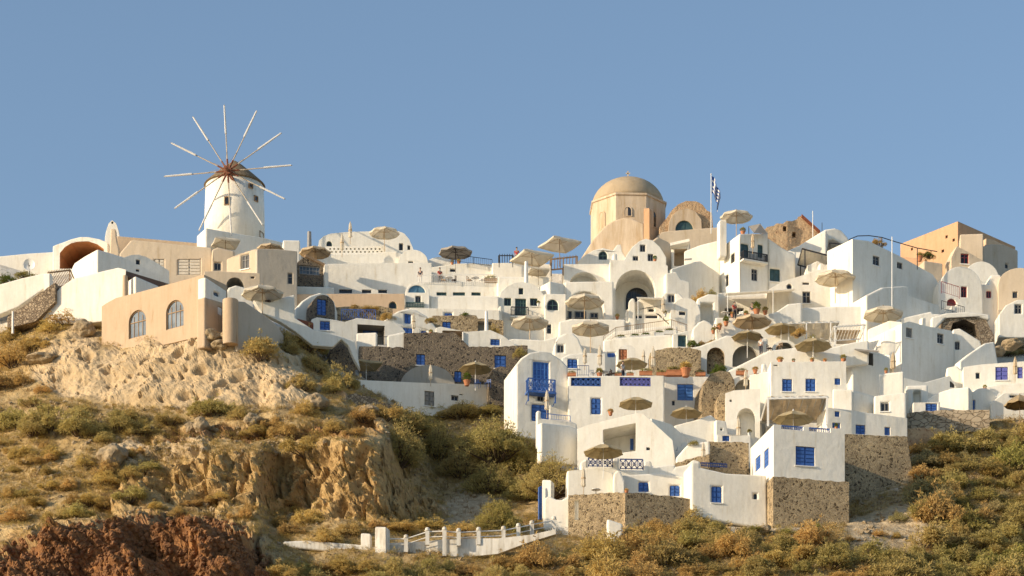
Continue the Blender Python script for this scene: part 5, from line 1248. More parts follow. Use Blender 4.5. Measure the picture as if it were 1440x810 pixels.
H('white coping wall over the rocky cave', [(1310, 446), (1330, 440), (1360, 438), (1392, 442)], [(1392, 450), (1370, 444), (1330, 447), (1310, 470)], 281.2, 4, .8, name='wall')
# ---- right middle
U('big open cream parasol on the round white terrace', 1242, 428.5, 58, 279)
H('white terrace wall right of the big cream parasol', [(1268, 447), (1310, 437.5), (1312, 441), (1330, 441)], 476, 283, 3, 3, name='wall')
CYL('round white terrace bastion under the big cream parasol', 1257, 470, 508, 18, 275.5, W, 'bastion')
H('large white house in blue shade with one grey window and zigzag top', [(1268, 455), (1279, 452), (1300, 458), (1338, 465), (1341, 473)], 556, 275, 30, 6, ops=[('dark', 1318, 469, 1327, 483.5), ('ggrey', 1274, 461, 1283, 475)])
H('sunlit white terrace side left of the zigzag house', [(1220, 463), (1250, 450.5), (1270, 453)], 504, 278, -14, 3, name='wall')
PERGOLA('white canopy with cream cloth roof above the wide olive parasol', [(1108, 454), (1180, 452)], [(1134, 478), (1168, 478), (1109, 476)], 'whitepaint', 275, 5, 'whitepaint', 8, cover='canvas')
PERGOLA('white slatted pergola left of the round bastion', [(1172, 459), (1217, 456)], [(1174, 480), (1214, 478)], 'whitepaint', 272, 4, 'whitepaint', 10)
H('white house front behind the white canopy', [(1106, 434), (1160, 431), (1218, 430), (1224, 441)], 494, 282, 2, 3, ops=[('niche', 1176, 464, 1210, 484, .8, 'cream')])
B('dark green bush under the white canopy', 1143, 483, 24, 14, 'green', 'plants in the village', 271.5); B('reddish dry bush beside the canopy post', 1124, 470, 20, 14, 'ochre', 'plants in the village', 273.5)
H('white stair block in blue shade with a grey tarpaulin, left of the round bastion', [(1199, 481), (1222, 489), (1252, 502)], 540, 271.5, 32, 3, name='wall', ops=[('niche', 1206, 494, 1228, 512, .8, 'shadeplaster')])
H('white lit wall face over the twin windows house', [(1168, 490), (1188, 483), (1199, 482)], 530, 271, -10, 2, name='wall')
AWNING('grey cloth shade over the stair block recess', 1199, 492, 1232, 495, 8, 271, 2, 'greycanvas')
C('closed striped parasol on the white roof below the bastion', 1256, 496, 525, 265.2, 'brown', 1.3)
POT('clay pot on the right end of the twin windows roof', 1186, 509, 262, 12, 'clay', .5); POT('clay pot in the middle of the twin windows roof', 1142, 509, 262, 9, 'dry', .5); POT('clay pot at the left end of the twin windows roof', 1097, 510, 262, 12, 'dry', .6); POT('small clay pot beside the left one on the twin windows roof', 1116, 509.5, 262, 7, 'clay', .5)
H('white house with one black window above the curved wall', [(1340, 463), (1350, 461.5), (1378, 479), (1381, 487)], 524, 277, 4, 3, ops=[('dark', 1343, 480, 1350, 491.5)])
H('curved white wall running up to the boulder slope', [(1350, 508), (1365, 496), (1385, 482.5), (1398, 480), (1404, 512)], 528, 272.8, 20, 1.2, name='wall', bev=.15)
H('small lit white wall left of the violet shutters house', [(1331, 517), (1345, 514), (1360, 526)], 546, 270.4, -5, 1.5, name='wall')
H('long white house with violet blue shutters at the right edge', [(1355, 516), (1380, 512.5), (1466, 506)], 572, 269, -3, 4, ops=[('bluep', 1400, 516, 1417.5, 534.5), ('bluep', 1431, 516, 1438.5, 532), ('dark', 1372, 524, 1378, 532.5)])
C('closed tan parasol in front of the violet shutters', 1427.5, 502, 533, 266.8, 'brown')
H('low lit white ledge under the violet shutters house', [(1368, 548), (1400, 540), (1466, 537)], 574, 267, -3, 2, name='wall')
H('white stepped wall in shade below the zigzag house', [(1268, 530), (1300, 538), (1336, 528), (1345, 545), (1362, 549)], 584, 269, 14, 3, name='wall', ops=[('dark', 1336, 536, 1343, 545)])
H('small white cube with an open doorway below the zigzag house', [(1274, 542), (1305, 541)], 580, 267, -4, 2, ops=[('niche', 1284, 549, 1295, 566, .8)])
H('low lit white vault side above the block stone wall', [(1303, 562), (1315, 553), (1338, 546), (1363, 543.5)], 584, 264.6, -22, 3, bev=.2)
H('shaded white vault front above the block stone wall', arc(1362, 1402, 566, 545.5), 584, 265.6, 26, 3, ops=[('blue', 1365, 562, 1372, 576)])
H('low white house with a blue grey window above the block stone wall', [(1284, 566), (1322, 565)], 586, 263.6, 3, 2, ops=[('blue', 1302, 567.5, 1318, 578)])
H('low white house behind the straw parasol at the right edge', [(1394, 566), (1410, 553), (1466, 552)], 586, 265.4, 3, 2, ops=[('slit', 1420, 556, 1432, 559)])
U('straw coloured parasol at the right edge', 1434, 553, 44, 262.5, 'straw')
H('sunlit white house with one square grey window', [(1229, 556.5), (1275, 551.5)], 598, 259.4, -6, 3, ops=[('dark', 1238.5, 566, 1250, 578.5)])
H('sunlit white roof block above the square grey window', [(1236, 525.5), (1271, 521.5)], 562, 263.6, -8, 3)
H('white cube with a narrow lit face right of the twin windows house', [(1171, 546), (1199, 547.5)], 580, 259.6, -6, 2)
H('white cube face in shade behind the narrow lit face', [(1199, 547.5), (1237, 558.5)], 602, 261, 34, 2)
B('dry pinkish bush in the corner below the shaded cube', 1220, 590, 16, 14, 'ochre', 'plants in the village', 258.2)
H('long shaded white house row with small blue windows on the stone wall', [(1163, 573), (1190, 576), (1240, 583), (1276, 588)], 616, 254.4, 12, 3, ops=[('blue', 1174, 578.5, 1181, 586), ('blue', 1170.5, 594.5, 1182, 602), ('blue', 1203.5, 597.5, 1217, 611), ('blue', 1244, 600.5, 1252, 612)])
H('tall dark stone retaining wall under the shaded white row', [(1186, 611), (1276, 614)], [(1288, 702), (1186, 712)], 253.6, 12, 2, 'stonelit', name='stone_wall')
H('long low wall of pale stone blocks on the right slope', [(1276, 581), (1300, 577.5), (1392, 576)], [(1392, 606), (1276, 612)], 262.6, -2, 1, 'blockstone', name='stone_wall')
H('earth bank of pale soil and stones below the block wall', [(1276, 603), (1310, 601), (1330, 606)], [(1330, 640), (1276, 650)], 260.8, 20, 1.5, 'ruinrock', name='stone_wall')
# ---- lower centre and the corner house
H('square white corner house with blue shutters on a stone base', [(1088, 597), (1099, 597.5), (1099, 603), (1130, 605.5), (1130, 600), (1138, 600.5), (1138, 606), (1168, 608.5), (1168, 602), (1188, 603.5)], 672, 245, 12, 7,
  ops=[('blue', 1119, 628, 1146, 655), ('rail', 1099, 598, 1130, 605, .25, 'blue', 'bars'), ('rail', 1138, 601, 1168, 608.5, .25, 'blue', 'bars')], Lops=[('blue', 1062, 642, 1069.5, 661), ('blue', 1074, 632, 1081, 657)])
H('square base of light mortared stone under the corner house', [(1087, 670), (1194, 678)], 742, 244.7, 12, 6.6, 'stonelit', name='stone_wall')
H('white house with twin blue shutters and a flat roof of pots', [(1084, 509), (1190, 508)], 592, 262, 3, 6, ops=[('blue', 1100, 533, 1114, 550.5), ('blue', 1133, 532.5, 1147, 550.5), ('blue', 1174, 532, 1182, 541), ('slit', 1088, 513, 1094, 514.5)])
PERGOLA('white pergola with woven cane cover below the twin blue shutters', [(1079, 559), (1164, 557)], [(1080, 592), (1163, 590)], 'whitepaint', 253, 7, 'whitepaint', 9, cover='oldcanvas', thick=.2)
H('white wall back under the cane pergola', [(1076, 574), (1166, 575)], 604, 260.6, 3, .8, name='wall', ops=[('dark', 1086, 578, 1094, 588), ('dark', 1138, 576.5, 1146, 583)])
U('wide olive parasol on the roof of the corner house', 1115.5, 575, 59, 248, 'olive')
H('narrow white wall left of the twin blue shutters', [(1054, 527), (1070, 523), (1085, 521)], 600, 263.2, -8, 3, name='wall')
POT('clay pot on the narrow white wall', 1062, 524, 263, 11, 'dry', .4); TRO('clay trough left of the twin windows roof', 1043, 526, 264, 16, 'clay', .4)
H('low white vault over a shaded niche behind the stone tower', arc(1025, 1069, 549, 528), 570, 264.4, 2, 3, ops=[('aniche', 1033, 533, 1064, 552, 1.0, 'shadeplaster')])
C('closed cream parasol in front of the shaded niche', 1048.5, 520, 549, 261.8)
H('white house with an arched alcove beside the stone tower', [(1020, 553), (1032, 549), (1069, 546.5)], 628, 259.4, -4, 4, ops=[('aniche', 1036.5, 574, 1062, 616, 1.2), ('slit', 1026, 562, 1029, 565)])
C('slim closed cream parasol at the arched alcove', 1038.5, 587, 622, 256.5)
H('tall rough stone tower block with a bush on top', [(986, 566), (989, 542), (1000, 525), (1011, 521.5), (1026, 522.5), (1033, 535), (1034, 552)], 600, 263.8, 10, 3, 'stonelit', name='stone_tower', bev=.3)
H('lower rough stone buttress of the stone tower', [(1008, 562), (1014, 552), (1026, 550), (1033, 556)], 604, 262.4, 6, 2, 'stonelit', name='stone_buttress', bev=.2)
B('yellow green bush on top of the stone tower', 1011, 525, 26, 20, 'fresh', 'plants in the village', 264.5)
U('olive parasol left of the rough stone tower', 965, 570, 46, 257.5, 'olive'); U('olive parasol in front of the broad terrace house', 894, 556, 50, 257, 'olive')
H('curved white wall below the stone tower', [(943, 612), (948, 598), (975, 591), (1000, 582.5), (1008, 590), (1010, 616)], 636, 257, 2, 1, name='wall', bev=.2)
H('small white shaded block right of the curved wall', [(1007, 590), (1021, 592), (1024, 610)], 626, 256.6, 14, 1.5, name='wall', ops=[('slit', 1013, 602, 1016, 605)])
H('white house with a little blue window above the square stone wall', [(1008, 611), (1056, 612)], 640, 254.8, 4, 2, ops=[('blue', 1016, 612.5, 1026, 620)])
H('blue shaded stair well wall left of the curved white wall', [(916, 588), (944, 596), (968, 618)], 650, 255.6, 30, 2, name='wall', ops=[('slit', 958, 608, 961, 611)])
H('big white ramp house with a slanting roof and deep open porch', [(812, 603), (830, 597), (865, 588), (897, 580.5), (906, 582.5), (946, 619), (949, 642)], [(949, 660), (812, 672)], 251, -5, 4.5, ops=[('poly', [(848, 640), (848, 604.5), (894, 595), (894, 634)], 3.0, None), ('blue', 886, 617, 891, 633, 2.95), ('slit', 909, 629, 914, 633)])
H('white boundary wall in blue shade left of the ramp house', [(761, 594), (800, 598), (814, 604), (832, 616)], [(832, 656), (761, 650)], 253, 32, .8, name='wall')
U('wide olive parasol in front of the ramp house porch', 848.5, 622, 58, 246.5, 'olive')
POT('round brown pot beside the blue terrace door', 858.5, 583.5, 257.2, 11, 'dry', .3)
H('white terrace edge with two iron rail gaps below the ramp house', [(816, 650), (826, 644), (826, 657), (862, 657), (862, 643), (871, 643), (871, 660), (905, 661), (905, 648), (916, 648), (918, 656), (950, 652)], 678, 248.4, 3, 1.2, name='wall', ops=[('rail', 827, 643.5, 861, 656.5, .1, 'bluedark', 'x'), ('rail', 872, 645, 904, 660, .1, 'bluedark', 'x')])
H('low white house behind the stone retaining wall, left end', [(797, 662), (840, 658.5), (863, 664)], 710, 247.4, 2, 2)
C('closed cream parasol beside the low white house left end', 820.5, 658, 692, 245.6)
H('white chimney house with a pointed top', [(862, 676), (863, 666), (868, 660.5), (873, 663), (878, 674)], 710, 246.2, 0, 1.5, name='chimney')
H('low white house with two bright blue windows on the stone retaining wall', [(875, 668), (930, 664.5), (974, 672)], 716, 247.2, 4, 3, ops=[('blue', 898, 678, 912, 692), ('blue', 942, 682.5, 956, 698)])
H('white stepped stair wall left of the plain white front', [(934, 668), (950, 656), (966, 653), (975, 646), (985, 649)], 690, 248.6, 0, 1, name='wall')
H('plain white lower front with one blue shutter and a tiny window', [(972, 650), (985, 650.5), (985, 657), (1022, 665.5), (1078, 668.5)], [(1079, 744), (972, 726)], 245, 10, 3, ops=[('blue', 1001, 684, 1015, 707), ('dark', 1060, 694, 1065, 702), ('rail', 986, 650, 1022, 656, .2, 'bluedark', 'bars')])
H('square brown stone wall above the plain white front', [(996, 620.5), (1053, 622.5)], 668, 251.2, 6, 2, 'stonelit', name='stone_wall')
H('low stone wall with a white planter left of the square stone wall', [(948, 652), (970, 645), (998, 638)], 668, 250, -6, 1, 'stonelit', name='stone_wall')
H('white planter wall above the low stone wall', [(950, 644), (962, 630), (968, 624), (998, 620)], [(998, 640), (970, 648), (950, 656)], 250.3, -6, .8, name='wall')
B('small dark green plant on the white planter wall', 975, 627, 20, 9, 'green', 'plants in the village', 250.5); C('closed cream parasol left of the square stone wall', 989, 622, 648, 248.8)
H('curved stone retaining wall, sunlit left section', [(799, 696), (840, 694), (879, 692.5)], 768, 244.2, -14, 2, 'stonelit', name='stone_wall', ops=[('niche', 808, 703, 813.5, 731, .3, W)])
H('curved stone retaining wall, right section with a low coping', [(879, 692.5), (940, 697), (993, 705)], 768, 244.2, 16, 2, 'stonelit', name='stone_wall')
H('white square gate pillar at the left end of the stone retaining wall', [(762, 674), (775, 674.5)], 740, 247, -18, 1.0, name='pillar')
H('narrow blue door of the white gate pillar', [(757.5, 685), (762.5, 683)], 726, 246.7, 30, .12, 'blue', name='gate', ext=.3)
H('white scalloped wall joining gate pillar and stone retaining wall', [(764, 702), (772, 697), (782, 702), (790, 702.5), (801, 696)], 744, 245.4, -6, .6, name='wall')
H('white plastered drain chute on the stone retaining wall', [(854, 729), (876, 736.5)], [(876, 750), (864, 764), (854, 756)], 241.6, 4, .8, name='chute')
POT('small red flower pot on the curved stone wall', 881, 693.5, 244, 9, 'dry', .4); TABLE('round table on the stone wall terrace near the closed parasol', 838, 694.5, 244.4, 1.2)
# ---- white path wall at the bottom
H('weathered white path wall, long left section', [(398, 761), (430, 759.5), (500, 765), (530, 769)], [(530, 784), (460, 775), (398, 769)], 236.6, -4, .8, 'oldwhite', name='wall')
H('weathered white path wall, middle section under the posts', [(540, 764), (600, 761), (628, 758), (660, 757), (700, 757), (746, 752), (782, 744)], [(782, 751), (740, 764), (700, 779), (640, 785), (540, 786)], 236.0, -4, .7, 'oldwhite', name='wall')
H('tall square white pillar on the path wall', [(527, 740), (543, 740.5)], 790, 235.4, -20, .9, name='pillar', mat='oldwhite')
H('short square white pillar left of the tall one', [(507, 749), (521, 750)], 772, 236.2, -12, .6, name='pillar', mat='oldwhite')
root = empty('path_railing', P(600, 765, 235.8), 'white pipe railing with knobbed posts climbing the path to the gate', 'railing')
pp_ = [(545, 757, 235.8), (571, 757, 235.8), (601, 747, 235.6), (625, 746, 235.4), (645, 748, 235.6), (673, 746.5, 236), (708, 745, 236.6), (729, 741, 237.2), (748, 737, 238), (779, 731, 239.6)]
for i, (x_, y_, d_) in enumerate(pp_):
    q = P(x_, y_, d_); hgt = 2.2 if i == 3 else 1.2
    m_ = MB(); m_.box(q - Vector((0, 0, hgt / 2)), .34, .34, hgt); m_.lathe(q, [(.22, 0), (.25, .05), (.18, .1), (.2, .22), (.12, .3), (.02, .32)], 10); m_.build('post', 'oldwhite', root)
m_ = MB()
for (a, b_) in zip(pp_, pp_[1:]):
    p0, p1 = P(*a), P(*b_)
    m_.tube(p0 - Vector((0, 0, .05)), p1 - Vector((0, 0, .05)), .05, n=6); m_.tube(p0 - Vector((0, 0, .5)), p1 - Vector((0, 0, .5)), .04, n=6)
m_.build('handrail', 'whitepaint', root)
# ---- ruin on the spur
H('ruined red brick wall stub on the spur', [(455, 556), (470, 552), (482, 549), (486, 552), (487, 572)], 590, 258, -14, 1.2, 'ruinrock', name='ruin_wall', bev=.1)
H('low broken stone wall right of the brick stub', [(486, 558), (500, 553), (520, 559), (560, 572)], 592, 258.8, 20, 1, 'rubble', name='ruin_wall', bev=.1)
# ---- dish
dp = P(41, 372, 290); root = empty('satellite_dish', dp - Vector((0, 0, 1.2)), 'pale mesh satellite dish on the left white wall', 'satellite dish')
m_ = MB(); n_ = 24; vs = []
for j, (r_, y_) in enumerate(((.62, 0), (.45, .1), (.25, .16), (.05, .19))):
    for i in range(n_): vs.append(dp + Vector((r_ * math.cos(i * 2 * math.pi / n_), y_, r_ * math.sin(i * 2 * math.pi / n_))))
m_.add(vs, [(j * n_ + i, j * n_ + (i + 1) % n_, (j + 1) * n_ + (i + 1) % n_, (j + 1) * n_ + i) for j in range(3) for i in range(n_)])
o_ = m_.build('dish', 'whitepaint', root); md = o_.modifiers.new('s', 'SOLIDIFY'); md.thickness = .03
m_ = MB(); m_.tube(dp + Vector((0, .2, 0)), dp + Vector((0, .4, -1.6)), .05); m_.tube(dp + Vector((0, .1, -.6)), dp + Vector((0, -.5, 0)), .025); m_.build('mast', 'iron', root)

# ---- small things on the terraces
for lab, x_, y_, Y_, h_, k_ in (('clay pot at the far left of the tall alcove terrace', 1003, 468, 280, 9, 'clay'), ('clay pot in the middle of the slope under the tall alcove', 1012, 462, 280, 10, 'dry'), ('leafy clay pot on the slope left of the brown parasol', 1021, 457, 280, 12, 'fresh'),
    ('dry clay pot by the awning post', 1030, 445, 280.4, 9, 'dry'), ('clay pot under the right end of the long cream awning', 1076, 441, 280.4, 11, 'clay'), ('clay pot next to the curved terrace wall top', 1104, 464, 276, 9, 'dry'), ('low clay pot at the foot of the wide olive parasol', 1160, 509.5, 262, 8, 'dry'),
    ('white pot with a plant on the loggia terrace', 935, 444, 283, 8, 'white'), ('clay pot at the left foot of the loggia', 868, 448, 287, 8, 'clay'), ('white pot on the vault house balcony side', 757, 429, 284.5, 7, 'white'), ('clay pot on the white gable terrace edge', 606, 470, 276, 8, 'clay'),
    ('clay pot on the roof edge below the violet shutters', 1385, 548, 266.4, 8, 'clay'), ('clay pot on the corner house roof', 1176, 603, 245.4, 8, 'fresh'), ('white pot by the arched alcove', 1054, 612, 257, 9, 'white'), ('clay pot beside the closed striped parasol', 1246, 524, 264, 8, 'clay')):
    POT(lab, x_, y_, Y_, h_, k_, .4)
CHAIR('wooden chair next to the clay pots under the tall alcove', 1008, 466, 280, 'wood', .4, .3); CHAIR('white chair under the long cream awning', 1041, 446, 280.6, 'white', -.5, .6); CHAIR('wooden chair under the long cream awning, right of the white one', 1052, 446, 280.6, 'wood', .8, .6); CHAIR('dark chair on the orange planter terrace, beside its round pot', 856, 529, 262.8, 'dark', -1, .9)
TABLE('round white table on the orange planter terrace', 849, 529, 263, 1.0); TABLE('round white table under the long cream awning', 1046, 446, 280.6, 1.0)
PERSON('person in white on the orange planter terrace', 876, 529, 263.2, 'white', .8, 1.0); PERSON('person in dark clothes under the long cream awning', 1058, 446, 281, 'dark', -.3, .9)
H('little white stair flank left of the vault house with green doors', [(690, 462), (697, 446), (702, 430), (706, 430)], 474, 284.4, 0, 1.5, name='wall')
H('small white chimney block on the roof left of the long loggia', [(862, 366), (862.5, 356), (868, 356), (868.5, 366)], 372, 289.3, 10, .8, name='chimney')
H('small square white chimney on the roof of the house with a round window', [(1152, 380), (1152.5, 370), (1159, 370), (1159.5, 380)], 386, 286.8, 10, .8, name='chimney')
H('small white chimney on the roof behind the twin windows house', [(1070, 522), (1070.5, 511), (1077, 511), (1077.5, 522)], 530, 264, -10, .7, name='chimney')
H('small white chimney on the zigzag house', [(1296, 458), (1296.5, 446), (1302, 446), (1302.5, 459)], 466, 277, 20, .7, name='chimney')
H('short white flight of solid steps right of the blue stair well', [(944, 640), (948, 634), (953, 634), (953, 628), (959, 628), (959, 622), (966, 622)], 652, 252.5, 4, 1.2, name='steps', bev=.03)
H('white flight of solid steps below the red framed vault house', [(1322, 444), (1322, 440), (1330, 440), (1330, 435), (1338, 435), (1338, 430), (1346, 430), (1346, 425), (1354, 425)], 456, 285.6, 4, 1, name='steps', bev=.03)
SKY = (1.0, .75, 1.4, .132); EXPO = 0.48
# ================================================================== plants and stones on the slope
B('green spiky vine over the left white parapet, left part', 10, 398, 36, 16, 'fresh', 'plants in the village', 279.6); B('green spiky vine over the left white parapet, right part', 36, 390, 34, 12, 'green', 'plants in the village', 279.8)
B('faded pink grey bougainvillea on the terrace below the tall house', 985, 424, 28, 20, 'ochre', 'plants in the village', 286.5); B('grey leaved bush beside the faded bougainvillea', 1000, 420, 22, 16, 'grey', 'plants in the village', 287)
B('yellow green shrub above the upper brown stone wall', 655, 446, 20, 9, 'fresh', 'plants in the village', 282); B('ivy hanging at the right end of the upper stone wall', 694, 468, 20, 20, 'olive', 'plants in the village', 280.2)
B('ivy mound right of the lava stone wall', 732, 500, 22, 16, 'olive', 'plants in the village', 273); B('trailing plant over the edge of the white gable roof', 606, 452, 18, 8, 'olive', 'plants in the village', 278)
B('thin hedge above the blue patterned fence', 515, 435, 40, 7, 'ochre', 'plants in the village', 280.4); B('trailing shrub at the end of the blue patterned fence', 545, 450, 24, 16, 'ochre', 'plants in the village', 279)
B('dark shrub in the planter of the low wall near the alcove', 1000, 484, 30, 12, 'ochre', 'plants in the village', 274.5); B('yellow green shrub left of the stone filled arch', 975, 486, 18, 12, 'fresh', 'plants in the village', 274.2)
B('green weed clump at the foot of the plain white front', 1062, 750, 52, 15, 'green', 'shrubs at the foot of the houses', 243); B('pale yellow green bush at the foot of the stone base', 1150, 756, 30, 30, 'fresh', 'shrubs at the foot of the houses', 241.8); B('green weed clump in front of the stone base', 1108, 752, 40, 14, 'green', 'shrubs at the foot of the houses', 242.4)
B('huge rounded olive bush left of the ramp house wall', 700, 636, 118, 62, 'olive_big', 'large bushes in the valley', 259.5); B('olive bush spreading below the huge rounded one', 776, 684, 92, 56, 'olive_big', 'large bushes in the valley', 251)
B('round dense green bush by the gate pillar', 697, 746, 78, 56, 'green_big', 'large bushes in the valley', 244)
for i, (x_, y_, w_, h_) in enumerate(((590, 610, 80, 40), (560, 640, 84, 60), (615, 640, 90, 50), (650, 665, 80, 46), (690, 690, 90, 50), (610, 580, 50, 20), (650, 585, 80, 24), (690, 582, 50, 16), (730, 660, 70, 60), (735, 700, 60, 40), (660, 630, 60, 34), (560, 600, 90, 36))):
    B('dark shaded bush in the valley right of the brown rock spur', x_, y_, w_, h_, 'olive_big', 'shaded bushes in the valley')
# named clumps
for lab, items, kd in (
  ('olive dry bush under the cliff of the tan house', [(70, 604, 74, 46), (112, 608, 76, 46), (20, 602, 70, 40), (162, 604, 60, 34), (135, 612, 50, 30), (45, 612, 60, 30), (150, 622, 44, 20), (205, 610, 50, 26), (240, 596, 56, 22), (300, 582, 74, 30), (335, 588, 40, 24), (45, 570, 46, 22), (180, 590, 46, 20), (120, 582, 40, 20)], 'olive'),
  ('straw coloured bush on the far left bank', [(20, 512, 70, 36), (50, 490, 50, 30), (5, 545, 50, 30), (30, 540, 40, 26), (70, 466, 44, 24), (95, 456, 60, 26), (60, 552, 30, 18), (15, 480, 40, 24)], 'ochre'),
  ('dark olive bush hanging on the shaded side of the cliff', [(365, 500, 70, 36), (405, 496, 40, 40), (430, 490, 60, 36), (440, 520, 50, 30), (478, 540, 50, 46), (425, 545, 40, 26), (460, 500, 40, 30), (470, 552, 40, 30)], 'olive'),
  ('tawny bush on the crest of the brown rock spur', [(430, 582, 40, 22), (400, 612, 60, 34), (430, 634, 70, 40), (470, 606, 40, 20), (510, 590, 50, 22), (540, 588, 60, 34), (385, 600, 40, 24), (500, 612, 44, 18), (360, 610, 40, 20)], 'ochre'),
  ('tawny bush at the foot of the brown rock spur', [(435, 735, 50, 36), (480, 752, 60, 30), (530, 742, 40, 20), (410, 750, 40, 24), (460, 765, 60, 24), (565, 748, 60, 20), (610, 744, 60, 22), (650, 748, 50, 16), (340, 728, 36, 26), (390, 738, 36, 20), (405, 806, 50, 24), (455, 806, 60, 20)], 'ochre')):
    for (x_, y_, w_, h_) in items: B(lab, x_, y_, w_, h_, kd, 'shrubs: ' + lab)
rd = random.Random(11)
def scatter(poly, n, wr, kinds, label, group, asp=(.36, .66), mind=.2, rule=None):
    xs_ = [p[0] for p in poly]; ys_ = [p[1] for p in poly]; got = []; tries = 0
    while len(got) < n and tries < 6000:
        tries += 1
        x, y = rd.uniform(min(xs_), max(xs_)), rd.uniform(min(ys_), max(ys_))
        if not inside((x, y), poly): continue
        w = rd.uniform(*wr)
        if any(math.hypot((x - a) , (y - b) * 1.6) < mind * (w + c) for a, b, c in got): continue
        got.append((x, y, w))
        kd = rd.choice(kinds); h = w * rd.uniform(*asp)
        B(label, x, y, w, h, kd, group)
scatter([(700, 806), (720, 796), (790, 786), (850, 784), (885, 776), (960, 748), (1060, 758), (1150, 768), (1230, 790), (1230, 830), (700, 830)], 60, (34, 104), ['ochre', 'ochre', 'olive', 'olive'], 'tawny bush in the thicket along the bottom edge below the stone walls', 'thicket along the bottom edge')
scatter([(880, 752), (975, 736), (1000, 750), (1060, 758), (1060, 772), (880, 772)], 12, (40, 66), ['ochre', 'olive'], 'feathery bush right against the foot of the curved stone retaining wall', 'bushes at the foot of the retaining wall', (.5, .68))
scatter([(1300, 634), (1385, 622), (1480, 606), (1480, 830), (1240, 830), (1260, 790), (1330, 760), (1290, 720), (1300, 660)], 78, (34, 112), ['olive', 'ochre', 'olive', 'olive', 'grey', 'olive', 'green'], 'olive and tawny bush on the right hand slope below the block wall', 'bushes on the right hand slope')
scatter([(1280, 700), (1300, 640), (1320, 610), (1330, 760), (1290, 740)], 7, (20, 36), ['ochre', 'olive'], 'small dry bush beside the tall dark retaining wall', 'small bushes beside the tall retaining wall')
scatter([(1395, 455), (1480, 452), (1480, 500), (1410, 505)], 10, (24, 44), ['grey', 'olive', 'grey'], 'grey green bush on the rocky bank among the right hand houses', 'bushes among the right hand houses')
scatter([(0, 610), (130, 640), (220, 620), (200, 700), (110, 728), (0, 760)], 30, (22, 56), ['ochre', 'ochre', 'olive'], 'low dry bush on the bare left slope above the red rock', 'bushes on the bare left slope')
scatter([(390, 812), (400, 800), (620, 806), (700, 808), (700, 830), (390, 830)], 24, (40, 76), ['ochre', 'olive'], 'tawny bush along the bottom edge below the white path wall', 'bushes below the path wall')
scatter([(1190, 760), (1250, 720), (1310, 730), (1290, 770), (1200, 790)], 7, (16, 30), ['ochre', 'grey'], 'small dry tuft bush on the pale bare patch', 'bushes on the pale bare patch')
scatter([(215, 715), (300, 700), (420, 712), (420, 728), (330, 722), (220, 724)], 8, (22, 36), ['ochre'], 'low tawny bush on the ledge above the red rock', 'bushes on the ledge above the red rock')
for lab, x_, y_, w_, h_ in (('pale upright boulder on the spur crest', 283, 597, 22, 24), ('smaller pale boulder left of the upright one', 268, 601, 14, 16), ('pale leaning rock slab on the left slope', 158, 640, 44, 32), ('grey boulder at the right of the spur crest', 355, 590, 26, 18), ('round tan boulder by the far left white post', 22, 436, 26, 24), ('pale boulder below the white sloping wall', 118, 462, 30, 26), ('big pale boulder in front of the ruined brick stub', 445, 566, 36, 26), ('pale boulder right of the ruined brick stub', 520, 578, 30, 18), ('dark boulder by the right hand cave', 1404, 494, 22, 14), ('tan boulder above the violet shutters house', 1424, 484, 30, 14), ('flat pale boulder on the cliff shoulder', 60, 504, 44, 16), ('dark rough boulder under the round tan turret', 322, 474, 28, 20), ('rough boulder under the right corner of the tan house', 298, 472, 26, 18), ('lower rough boulder under the tan turret', 309, 484, 24, 14), ('pale boulder at the foot of the stone base', 1075, 744, 18, 12)):
    ROCK(lab, x_, y_, w_, h_, (279.5 if 'cave' in lab else 276 if 'violet' in lab else 242.6 if 'stone base' in lab else None))

# dry grass tufts and loose stones over the open ground: nobody could count them
def cover(name, label, mat, n, make, accept, kind='stuff'):
    r_ = random.Random(name); m_ = MB(); k = 0; tr = 0
    while k < n and tr < n * 12:
        tr += 1
        px, py = r_.uniform(-60, 1500), r_.uniform(440, 832)
        if inside((px, py), VILLAGE): continue
        if not accept(px, py, r_): continue
        p_ = surf(px, py); make(m_, p_, r_); k += 1
    tag(m_.build(name, mat), label, 'ground cover', None, kind)
def tuft(m_, p_, r_):
    s = r_.uniform(.5, 1.3)
    for i in range(7):
        a = r_.uniform(0, 6.28); l = r_.uniform(.18, .42) * s; w = .022 * s
        d = Vector((math.cos(a) * .6, math.sin(a) * .6, 1)).normalized() * l; sd = Vector((-math.sin(a), math.cos(a), 0)) * w; o_ = Vector((r_.uniform(-.2, .2), r_.uniform(-.2, .2), -.06))
        m_.add([p_ + o_ - sd, p_ + o_ + sd, p_ + o_ + d], [(0, 1, 2)])
def grass_ok(px, py, r_):
    q = noise.noise(Vector((px * .02, py * .03, 1)))
    return q > -.25 and not inside((px, py), TAN) and not inside((px, py), RED) and not (inside((px, py), BROWN) and r_.random() < .75) and not (inside((px, py), PALE) and r_.random() < .7)
cover('dry_grass', 'dry straw coloured grass tufts on the open slope', 'grass', 11000, tuft, grass_ok)
def pebble(m_, p_, r_):
    s = r_.uniform(.05, .16) * (1 if r_.random() < .88 else 1.8); q = [Vector((r_.uniform(.6, 1.2) * x, r_.uniform(.6, 1.2) * y, r_.uniform(.5, 1) * z)) * s for x, y, z in ((-1, -1, -.6), (1, -1, -.6), (1, 1, -.6), (-1, 1, -.6), (-.7, -.7, .7), (.7, -.7, .7), (.7, .7, .7), (-.7, .7, .7))]
    m_.hexa([p_ + v for v in q])
